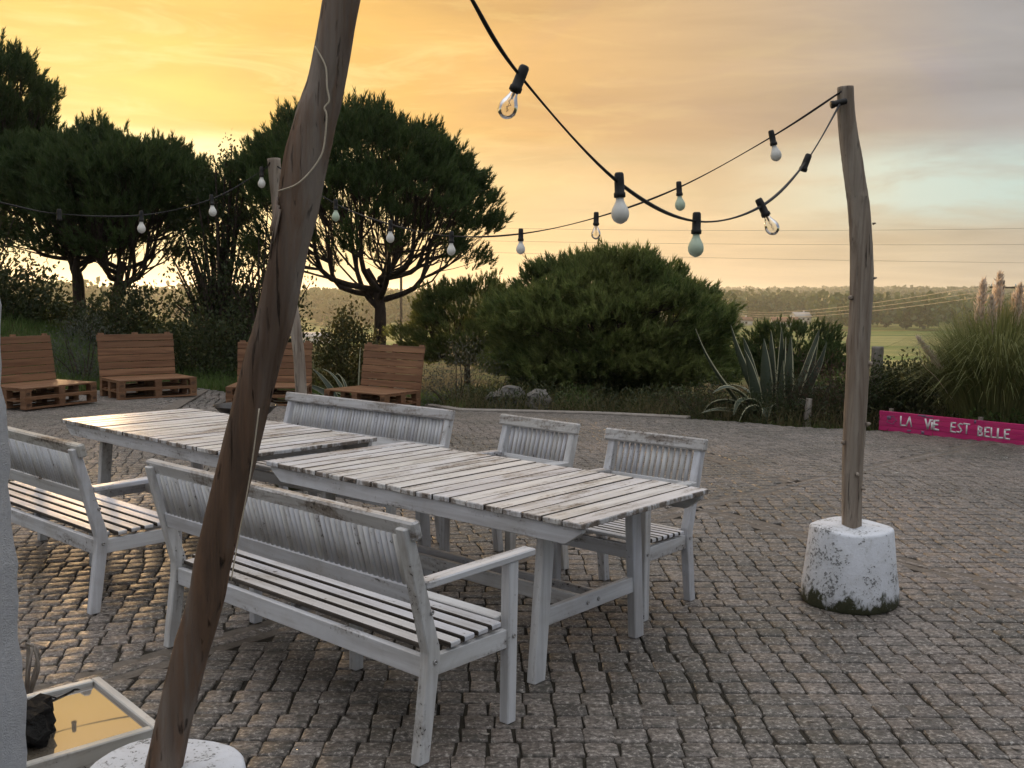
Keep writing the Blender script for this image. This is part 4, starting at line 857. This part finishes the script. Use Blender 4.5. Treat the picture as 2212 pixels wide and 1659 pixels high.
leafy('shrub', G(4.15, 13.15, -.05), (.62, .50, .80), 330, 22, .05, F_RED, 'reddish brown dense shrub at the foot of the agave', 'shrub', 'shrubs at the patio edge', 51, 40, .0, LEAFN, .10, inner=.3)
leafy('shrub', G(4.85, 13.2, -.05), (.62, .5, .80), 240, 20, .055, F_DARK, 'dark shrub right behind the right pole', 'shrub', 'shrubs at the patio edge', 52, 30, .0, LEAF, .09, inner=.3)
leafy('shrub', G(5.35, 13.3, -.05), (.50, .5, .86), 220, 20, .06, F_OLIVE, 'leafy shrub between the wooden post and the pampas grass', 'shrub', 'shrubs at the patio edge', 53, 24, .0, LEAF, .09, inner=.3)
leafy('shrub', G(2.9, 14.1, -.05), (.85, .5, .46), 200, 18, .05, F_RED, 'low brownish shrub left of the agave', 'shrub', 'shrubs at the patio edge', 54, 26, .0, LEAFN, .10, inner=.3)
leafy('shrub', G(6.05, 11.75, -.05), (.70, .22, .42), 150, 14, .06, F_GRASS, 'creeping green plant right above the pink boards', 'shrub', 'shrubs at the patio edge', 55, 16, .0, LEAF, .07, inner=.3)
leafy('shrub', G(5.05, 15.4, -.05), (.55, .5, .62), 160, 18, .07, F_GRASS, 'bright yellow-green shrub peeking out left of the right pole', 'shrub', 'shrubs at the patio edge', 56, 12, .0, LEAF, .09, inner=.3)
leafy('shrub', G(6.5, 15.2, -.1), (1.0, .7, .80), 200, 18, .08, F_OLIVE, 'olive shrub beyond the weathered post, before the meadow', 'shrub', 'shrubs at the patio edge', 57, 16, .0, LEAF, .12, inner=.3)

leafy('shrub', G(3.55, 12.95, -.05), (.62, .30, .62), 260, 20, .05, F_DARK, 'dark low shrub around the agave base, behind the short stake', 'shrub', 'shrubs at the patio edge', 58, 24, .0, LEAFN, .09, inner=.3)
leafy('shrub', G(2.75, 13.6, -.05), (.60, .40, .58), 170, 20, .05, F_DARK, 'dark low scrub at the paving edge left of the agave', 'shrub', 'shrubs at the patio edge', 59, 24, .0, LEAFN, .09, inner=.3)
# ---- agaves
def agave_mat():
    t = mat('agave_green'); co = t.new('ShaderNodeTexCoord').outputs['Object']; n = t.noise(co, 5, 4, .6); return setp(t, t.mix(n, (.030, .044, .025), (.062, .078, .048)), .5, None, .4)
M_AG = agave_mat(); M_AGE = simple('agave_pale_margin', (.36, .35, .22), (.50, .48, .32), 12., .55, .1)
def agave_leaf(path, w0, seed):
    P = spline(path, 14); T, A_, B_ = frames(P); ph_ = np.random.default_rng(seed).uniform(-1.25, 1.25); A_, B_ = A_ * math.cos(ph_) + B_ * math.sin(ph_), B_ * math.cos(ph_) - A_ * math.sin(ph_); s = np.linspace(0, 1, 14); wd = w0 * np.interp(s, [0, .15, .45, .75, 1], [.62, .75, 1.0, .6, .03]); V = []; F = []; mi = []
    for i_ in range(14):
        cup = .35 * wd[i_]
        for f_ in (-1, -.88, 0, .88, 1): V.append(P[i_] + A_[i_] * wd[i_] * f_ + B_[i_] * cup * (f_ * f_))
        for f_ in (.88, 0, -.88): V.append(P[i_] + A_[i_] * wd[i_] * f_ + B_[i_] * (cup * f_ * f_ - .10 * wd[i_] - .004))
    for i_ in range(13):
        for q in range(8): F.append((i_ * 8 + q, i_ * 8 + (q + 1) % 8, (i_ + 1) * 8 + (q + 1) % 8, (i_ + 1) * 8 + q)); mi.append(1 if q in (0, 3, 4, 7) else 0)
    return npmesh('leaf', V, F, (M_AG, M_AGE), True, mi)
def agave(loc, leaves, label, seed):
    g = np.random.default_rng(seed); root = empty('agave', loc); tag(root, label, 'agave', 'agaves at the patio edge')
    for az_, L_, up_, curl, w_ in leaves:
        a = R(az_); hd = np.array([math.sin(a), math.cos(a) * .8, 0]); e = R(up_); p = np.array([0, 0, .02]) + hd * g.uniform(.05, .28); pts = [p]; st = L_ / 5
        for q in range(5):
            p = p + (hd * math.cos(e) + np.array([0, 0, math.sin(e)])) * st; pts.append(p); e -= R(curl) * (.4 + q * .4); 
        link('leaf', agave_leaf(pts, w_ * 1.45, int(g.integers(1e6))), root)
AG = [(30, 1.3, 88, 0, .07), (-20, 1.15, 85, 1, .07), (160, 1.2, 84, 0, .07), (80, 1.32, 76, 0, .065), (0, 1.25, 86, 1, .062), (40, 1.18, 84, 1, .060), (-60, 1.2, 80, 2, .058), (-100, 1.05, 78, 2, .055), (100, 1.22, 74, 1, .060), (75, 1.3, 66, 0, .050), (85, 1.25, 58, -4, .045), (180, .9, 82, 2, .058), (-80, 1.45, 62, -3, .045), (-95, 1.55, 48, -5, .042),
      (-110, .95, 66, 22, .065), (-130, .9, 58, 30, .062), (150, .85, 58, 30, .060), (-160, .9, 50, 38, .065), (-90, .95, 44, 24, .055), (170, .75, 62, 42, .060), (-140, .85, 38, 20, .055), (-105, 1.0, 22, 8, .045), (120, .8, 40, 18, .050), (60, .9, 48, 10, .05), (-45, .9, 56, 14, .055), (20, .9, 60, 16, .05)]
agave(G(3.58, 13.35, .02), AG, 'tall agave with pale-edged leaves left of the right pole', 61)
agave(G(-2.62, 16.3, .0), [(-100, .75, 40, 6, .04), (-80, .8, 58, 4, .038), (-60, .85, 64, 10, .038), (-30, .9, 70, 24, .036), (10, 1.0, 82, 2, .036), (40, .98, 76, 4, .036), (60, .95, 72, 26, .036), (80, .9, 60, 26, .036), (-120, .7, 30, 20, .04), (-140, .6, 46, 34, .04), (-90, .95, 20, 0, .034), (150, .6, 50, 40, .04), (100, .8, 42, 12, .038), (-75, .6, 34, 40, .04), (-50, .7, 48, 44, .038)], 'pale agave behind the rightmost pallet sofa', 62)

# ---- pampas grass
def pampas(loc, label):
    g = np.random.default_rng(71); root = empty('pampas_grass', loc); tag(root, label, 'pampas grass'); n = 5200
    a = g.uniform(0, 2 * np.pi, n); L_ = g.uniform(1.4, 2.6, n); out = np.abs(g.normal(.26, .20, n)).clip(.02, .9); b = np.c_[np.cos(a), np.sin(a)] * g.uniform(0, .55, n)[:, None]
    t = np.linspace(0, 1, 6); hd = np.c_[np.cos(a), np.sin(a)]
    rr_ = L_[:, None] * (out[:, None] * (t ** 1.5)); zz = L_[:, None] * (1.02 * t - (.30 + .55 * out[:, None]) * t ** 2.6)
    P = np.stack([b[:, :1] + hd[:, :1] * rr_, b[:, 1:] + hd[:, 1:] * rr_, np.maximum(zz, .02)], -1); sd = np.stack([-hd[:, 1], hd[:, 0], 0 * a], -1)[:, None] * (.0075 * (1 - t * .85))[None, :, None]
    V = np.stack([P - sd, P + sd], 2).reshape(-1, 3); k = (np.arange(n) * 12)[:, None] + np.arange(5)[None] * 2; Q = np.stack([k, k + 1, k + 3, k + 2], -1).reshape(-1, 4)
    link('blades', npmesh('blades', V, Q, (F_PAMP,)), root)
    for x, y, hh, ln, s in ((-.32, .0, 1.92, .05, 1.0), (-.02, .1, 2.00, .02, 1.1), (.16, -.05, 1.86, .05, 1.0), (.36, .05, 2.02, .03, 1.05), (.56, .0, 1.80, .08, 1.0), (.70, .1, 1.70, .10, .9), (-.16, -.1, 1.72, -.03, .9), (-.85, -.1, 1.22, -.30, .75), (.28, .2, 1.75, .0, .9), (.48, -.1, 1.66, .04, .9)):
        mb = MB(); top = np.array([x * .9 + ln, y, hh]); bs = np.array([x * .35, y * .4, .1]); C = spline([bs, (bs + top) / 2 + [x * .1, 0, .05], top - [ln * .3, 0, .42 * s], top], 16); mb.tube(C, np.linspace(.006, .002, 16), 5); pl_ = link('plume_stalk', mb.mesh('plume_stalk', F_PLUME), root)
        m = 420; tt = g.uniform(0, 1, m); ctr_ = (top - np.array([ln, 0, .50 * s])) * (1 - tt)[:, None] + top * tt[:, None]; wd = (.060 * s * np.interp(tt, [0, .25, .7, 1], [.5, 1, .7, .1]))[:, None]
        Pp = ctr_ + g.normal(0, 1, (m, 3)) * wd * [.5, .5, .3]; V, F = scatter(LEAFN, Pp, np.c_[g.normal(0, .35, (m, 2)), np.full(m, 1.)], .085 * s * g.uniform(.7, 1.2, m), 72); link('plume', npmesh('plume', V, F, (F_PLUME,)), pl_)
pampas(G(6.05, 12.25, .0), 'tall pampas grass clump with pale pink plumes at the right edge')

# ---- weathered posts
def post(name, loc, h_, r_, label, seed, tilt=0.):
    P = [(0, 0, -.1), (tilt * .4, 0, h_ * .45), (tilt, 0, h_)]; V, F = pole_mesh(P, [r_ * 1.1, r_, r_ * .9], 16, 24, seed, .22); o = link(name, npmesh(name, V, F, (W_STUMP,), False), loc=loc); tag(o, label, 'wooden post', 'weathered wooden posts'); return o
post('wooden_post', G(5.02, 13.55, 0), 1.10, .075, 'weathered thick wooden post standing in shrubs right of the right pole', 81)
post('wooden_post', (3.80, 12.62, -.03), .36, .045, 'short bleached wooden stake at the foot of the shrubs left of the right pole', 82, .03)

# ---- ground cover: undergrowth along the paving edge and grass on the banks (nobody could count it)
def band(P, n, lo, hi, g):
    P = np.array(P, float); seg = np.hypot(*(P[1:] - P[:-1]).T); c_ = np.concatenate([[0], np.cumsum(seg)]); s = g.uniform(0, c_[-1], n); k = np.clip(np.searchsorted(c_, s) - 1, 0, len(seg) - 1); f = (s - c_[k]) / seg[k]
    p = P[k] * (1 - f)[:, None] + P[k + 1] * f[:, None]; d_ = (P[k + 1] - P[k]) / seg[k][:, None]; nrm = np.c_[-d_[:, 1], d_[:, 0]]; w_ = lo + (hi - lo) * g.random(n) ** 1.4; return p - nrm * w_[:, None]
EDGE = [(8.5, 9.3), (7.6, 9.9), (5.9, 11.25), (4.7, 12.15), (3.5, 12.45), (2.4, 13.4), (1.28, 14.05), (.2, 14.3), (-.71, 14.45), (-1.3, 15.6), (-2.6, 16.4), (-4.6, 16.7), (-6.2, 16.3), (-7.8, 15.1), (-8.9, 13.4)]
g = np.random.default_rng(91)
q = band(EDGE[:10], 15000, -.02, 2.6, g); q = q[(q[:, 0] < 4.5) | (np.abs(dseg(q[:, 0], q[:, 1], [(4.62, 12.27), (6.8, 9.97)])) > .25)]; hgt = g.uniform(.0, .42, len(q)) * sst(0, .5, g.random(len(q)) + .2) * np.interp(np.minimum(dseg(q[:, 0], q[:, 1], EDGE), 1.2), [0, .5, 1.2], [.35, .9, 1.])
P = np.c_[q, gz(q[:, 0], q[:, 1]) + .02 + hgt]; V, F = scatter(LEAFN, P, g.normal(0, .5, P.shape) + [0, 0, .6], .075 * g.uniform(.6, 1.4, len(P)), 92); o = link('undergrowth', npmesh('undergrowth', V, F, (F_OLIVE,))); tag(o, 'low tangled undergrowth along the far patio edge', 'undergrowth', kind='stuff')
q = band(EDGE[:10], 16000, .15, 2.8, g); q = q[(q[:, 0] < 4.5) | (np.abs(dseg(q[:, 0], q[:, 1], [(4.62, 12.27), (6.8, 9.97)])) > .25)]; hgt = g.random(len(q)) * (.35 + .30 * hnoise(q[:, 0], q[:, 1], 2.1)).clip(.12, .7); P = np.c_[q, gz(q[:, 0], q[:, 1]) + .02 + hgt]
V, F = scatter(LEAFN, P, g.normal(0, .6, P.shape) + [0, 0, .5], .080 * g.uniform(.6, 1.4, len(P)), 97); o = link('bramble_cover', npmesh('bramble_cover', V, F, (F_DARK,))); tag(o, 'dark brambly ground cover under the bushes behind the patio edge', 'undergrowth', kind='stuff')
def blades(name, q, hmin, hmax, wd, m, label, seed):
    g = np.random.default_rng(seed); n = len(q); z = gz(q[:, 0], q[:, 1]); a = g.uniform(0, 6.28, n); L_ = g.uniform(hmin, hmax, n); ln = g.normal(0, .35, (n, 2)) * L_[:, None]; s = np.c_[np.cos(a), np.sin(a), 0 * a] * wd; b = np.c_[q, z - .01]; mid = b + np.c_[ln * .35, L_ * .6]; tip = b + np.c_[ln, L_]
    V = np.stack([b - s, b + s, mid + s * .7, mid - s * .7, tip], 1).reshape(-1, 3); k = np.arange(n)[:, None] * 5; o = link(name, npmesh(name, V, [k + np.array([[0, 1, 2, 3]]), k + np.array([[3, 2, 4]])], (m,))); tag(o, label, 'grass', kind='stuff')
q = band(EDGE[8:], 16000, .0, 4.5, g); blades('grass', q, .10, .30, .006, F_GRASS, 'fresh green grass on the bank behind the pallet sofas', 93)
q = band(EDGE[:10], 7000, -.02, 2.2, g); q = q[(q[:, 0] < 4.5) | (np.abs(dseg(q[:, 0], q[:, 1], [(4.62, 12.27), (6.8, 9.97)])) > .2)]; blades('dry_grass', q, .12, .45, .004, F_DRY, 'dry grass stalks among the undergrowth', 94)
q = band(EDGE[:10], 5000, -.10, .5, g); q = q[(q[:, 0] < 4.5) | (g.random(len(q)) < .12)]; blades('green_weeds', q, .05, .16, .006, F_GRASS, 'green weeds fringing the paving edge', 95)
q = np.c_[g.uniform(-14, -6.5, 9000), g.uniform(15.5, 24, 9000)]; blades('bank_grass', q, .10, .28, .008, F_GRASS, 'green grass on the left bank under the pines', 96)

# ------------------------------------------------------------------ the valley: woodland, single trees, houses, power lines
CROWN_T = (np.array([(-.5, 0, -.35), (.5, .1, -.35), (.45, 0, .35), (-.45, -.1, .4)]), np.array([(0, 1, 2, 3)]))
def wood_pts(n, d0, d1, g, spread=36):
    a = np.radians(g.uniform(-spread, spread, n)); d = np.sqrt(g.uniform(d0 ** 2, d1 ** 2, n)); x, y = d * np.sin(a), d * np.cos(a); return x, y, d
def woodland(name, n, d0, d1, per, qs, hmin, hmax, m, label, seed, thr=-.25):
    g = np.random.default_rng(seed); x, y, d = wood_pts(n, d0, d1, g); k = (hnoise(x, y, .011) + .5 * hnoise(x + 90, y, .03) > thr) & ~((np.abs(np.degrees(np.arctan2(x, y)) - 15.1) < 2.6) & (d < 575)) & (np.hypot(x - 290, y - 690) > 22); x, y = x[k], y[k]; n = len(x)
    h_ = g.uniform(hmin, hmax, n); u = g.normal(size=(n, per, 3)); u /= np.linalg.norm(u, axis=2)[..., None]; rf = g.uniform(.45, 1.0, (n, per, 1)); w_ = h_ * g.uniform(.38, .60, n)
    P = np.c_[x, y, gz(x, y)][:, None] + np.array([0, 0, .56])[None, None] * h_[:, None, None] + u * rf * np.stack([w_, w_, h_ * .46], -1)[:, None]
    V, F = scatter(CROWN_T, P.reshape(-1, 3), u.reshape(-1, 3) + g.normal(0, .5, (n * per, 3)), qs * g.uniform(.6, 1.3, n * per), seed + 1); o = link(name, npmesh(name, V, F, (m,))); tag(o, label, 'woodland', kind='stuff')
woodland('valley_woodland', 2000, 430, 900, 80, 2.6, 10, 20, F_FAR, 'belt of woodland across the valley floor', 101, -.12)
woodland('meadow_thickets', 900, 225, 450, 60, 1.1, 2.5, 7, F_FAR2, 'loose thickets scattered over the valley meadow', 105, .42)
woodland('ridge_woodland', 5200, 900, 2450, 16, 5.0, 8, 16, F_FAR, 'hazy woodland on the distant ridge', 103, -.45)
def far_tree(x, y, h_, w_, label, seed, m=F_FAR2):
    g = np.random.default_rng(seed); root = empty('meadow_tree', G(x, y)); tag(root, label, 'tree', 'single trees in the valley'); n = 420
    u = g.normal(size=(n, 3)); u /= np.linalg.norm(u, axis=1)[:, None]; P = np.array([0, 0, h_ * .60]) + u * g.uniform(.35, 1, (n, 1)) * np.array([w_ / 2, w_ / 2, h_ * .40]) * (1 + .25 * np.sin(u[:, :1] * 6 + seed)); V, F = scatter(CROWN_T, P, u + g.normal(0, .5, u.shape), h_ * .085 * g.uniform(.6, 1.3, n), seed); link('crown', npmesh('crown', V, F, (m,)), root)
    mb = MB(); mb.tube([(0, 0, -.3), (.02 * h_, 0, h_ * .3), (0, 0, h_ * .7)], [.035 * h_, .025 * h_, .008 * h_], 7)
    for q in range(5): a = q * 1.25; mb.tube([(0, 0, h_ * .33), (w_ * .2 * math.cos(a), w_ * .2 * math.sin(a), h_ * .5), (w_ * .36 * math.cos(a), w_ * .36 * math.sin(a), h_ * .68)], [.014 * h_, .010 * h_, .004 * h_], 5)
    link('trunk', mb.mesh('trunk', M_BARK, smooth=True), root)
far_tree(124, 385, 9.5, 8.0, 'pale single tree in the meadow just left of the right pole', 111)
far_tree(171, 372, 11, 9.0, 'broad tree at the meadow edge just right of the right pole', 112, F_FAR)
far_tree(190, 392, 10, 8.5, 'tree at the meadow edge midway between right pole and pampas grass', 113, F_FAR)
far_tree(-57, 330, 8.5, 13, 'wide hazy tree seen left of the umbrella pine trunk', 114, F_FAR)
M_WALLW = simple('white_house_wall', (.62, .60, .57), (.72, .70, .67), 1.5, .85, .1); M_ROOFT = simple('terracotta_roof', (.16, .085, .05), (.24, .13, .08), 2.5, .85, .3); M_ROOFG = simple('pale_sheet_roof', (.36, .35, .34), (.46, .45, .44), .8, .6, .1); M_WIN = setp(mat('dark_window_glass'), (.03, .035, .04), .1, None, .5); M_WOODP = simple('utility_pole_wood', (.09, .07, .05), (.15, .12, .09), 4., .9, .2)
def house(x, y, rz, L_, W_, H_, rh, roofm, label, wins):
    root = empty('house', G(x, y), rz); tag(root, label, 'house', 'houses in the valley'); mb = MB(); mb.box((0, 0, H_ / 2 - .4), (L_, W_, H_ + .8)); mb.add([(sx * L_ / 2, sy * W_ / 2, H_) for sx in (-1, 1) for sy in (-1, 1)] + [(sx * L_ / 2, 0, H_ + rh) for sx in (-1, 1)], [(0, 1, 4), (3, 2, 5)]); link('wall', mb.mesh('wall', M_WALLW), root)
    mb = MB(); o_ = .45; sl = rh / (W_ / 2)
    for s in (-1, 1):
        V = []
        for dz_ in (.06, .30): V += [(-L_ / 2 - o_, s * (W_ / 2 + o_), H_ - o_ * sl + dz_), (L_ / 2 + o_, s * (W_ / 2 + o_), H_ - o_ * sl + dz_), (L_ / 2 + o_, 0, H_ + rh + dz_), (-L_ / 2 - o_, 0, H_ + rh + dz_)]
        mb.add(V, [(0, 1, 2, 3), (7, 6, 5, 4), (0, 4, 5, 1), (1, 5, 6, 2), (2, 6, 7, 3), (3, 7, 4, 0)])
    rf_ = link('roof', mb.mesh('roof', roofm), root); mb = MB(); mb.box((L_ * .25, W_ * .12, H_ + rh + .4), (.7, .7, 1.6)); link('chimney', mb.mesh('chimney', M_WALLW), rf_)
    for u_, z_, w_, h_ in wins: mb = MB(); mb.box((u_, -W_ / 2 - .03, z_), (w_, .12, h_)); link('window', mb.mesh('window', M_WIN), root)
house(163, 560, R(12), 9.5, 7, 4.6, 2.2, M_ROOFG, 'white gabled house in the valley left of the right pole', [(-3, 3.2, 1.2, 1.2), (0, 3.2, 1.2, 1.2), (3, 3.2, 1.2, 1.2), (-2, 1.2, 1.2, 1.3), (2, 1.1, 1.1, 2.1)])
house(143, 520, R(-6), 13, 8, 2.8, 2.2, M_ROOFT, 'low house with brown tiled roof before the white gabled house', [(-4, 1.5, 1.2, 1.2), (0, 1.2, 1.1, 2.1), (4, 1.5, 1.2, 1.2)])
house(126, 545, R(4), 11, 6, 2.8, 1.4, M_ROOFT, 'small low house farthest left in the valley beside the round bush', [(-3, 1.5, 1.2, 1.2), (2, 1.5, 1.2, 1.2)])
house(287, 672, R(-15), 13, 8, 4.6, .9, M_ROOFG, 'flat pale house among trees right of the right pole', [(-4, 2.6, 1.6, 1.4), (0, 2.6, 1.6, 1.4), (4, 2.6, 1.6, 1.4)])
house(-58.5, 292, R(8), 9, 7, 1.9, 1.0, M_ROOFG, 'long pale shed roof seen left of the umbrella pine trunk', [(-2, 1.1, 1.0, .9), (2, 1.1, 1.0, .9)])
def upole(x, y, top, label, arm=True, seed=0):
    b = G(x, y); root = empty('utility_pole', b); tag(root, label, 'utility pole', 'utility poles'); mb = MB(); mb.tube([(0, 0, -.4), (0, 0, top - b[2])], [.14, .10], 8); link('mast', mb.mesh('mast', M_WOODP), root)
    if arm:
        mb = MB(); mb.box((0, 0, top - b[2] - .5), (1.9, .10, .12)); link('crossarm', mb.mesh('crossarm', M_WOODP), root)
        for u_ in (-.85, 0, .85): mb = MB(); mb.lathe([(.05, 0), (.08, .05), (.05, .1), (.08, .15), (.03, .2)], 8, Matrix.Translation((u_, 0, top - b[2] - .44))); link('insulator', mb.mesh('insulator', M_BULBW, smooth=True), root)
upole(34.6, 70, 3.05, 'utility pole with crossarm behind the pampas grass plumes'); upole(-9.5, 84, 7.6, 'thin utility pole far off, just right of the umbrella pine trunk'); upole(52, 236, -1.0, 'utility pole among the houses beside the round bush')
def wire(p, q, sag, label, r=.014):
    p, q = np.array(p, float), np.array(q, float); t = np.linspace(0, 1, 24)[:, None]; P = p * (1 - t) + q * t; P[:, 2] -= sag * 4 * t[:, 0] * (1 - t[:, 0]); mb = MB(); mb.tube(P - p, r, 5); o = link('power_line', mb.mesh('power_line', M_WIRE), loc=p); tag(o, label, 'power line', 'power lines')
wire((-9.5, 84, 7.3), (62, 78, 8.1), .55, 'highest of the three wires crossing the sky above the round bush', .012); wire((-9.5, 84, 6.2), (62, 78, 6.5), .35, 'middle one of the three wires crossing the sky above the round bush', .012); wire((-9.5, 84, 5.3), (62, 78, 4.7), .25, 'lowest of the three wires crossing the sky above the round bush', .012)
for u_, lb in ((-.85, 'uppermost of the three valley wires running past the white house'), (0, 'middle one of the three valley wires running past the white house'), (.85, 'lowest of the three valley wires running past the white house')):
    wire((34.6 + u_, 70, 2.75 - .30 * (u_ + .85)), (52 + u_, 236, -1.3 - .6 * (u_ + .85)), 1.2, lb, .020)

# ------------------------------------------------------------------ haze: the evening air over the valley
hb = MB(); hb.box((0, 0, 8), (14400, 14400, 88)); hz = link('haze', hb.mesh('haze')); tag(hz, 'thin evening haze over the valley', 'haze', kind='stuff')
hm = bpy.data.materials.new('evening_haze'); hm.use_nodes = True; ht = hm.node_tree; ht.nodes.remove(ht.nodes['Principled BSDF']); pv = ht.nodes.new('ShaderNodeVolumePrincipled')
pv.inputs['Color'].default_value = (.96, .95, .93, 1); pv.inputs['Density'].default_value = 2.6e-4; pv.inputs['Anisotropy'].default_value = .55
ht.links.new(pv.outputs[0], ht.nodes['Material Output'].inputs['Volume']); hz.data.materials.append(hm)
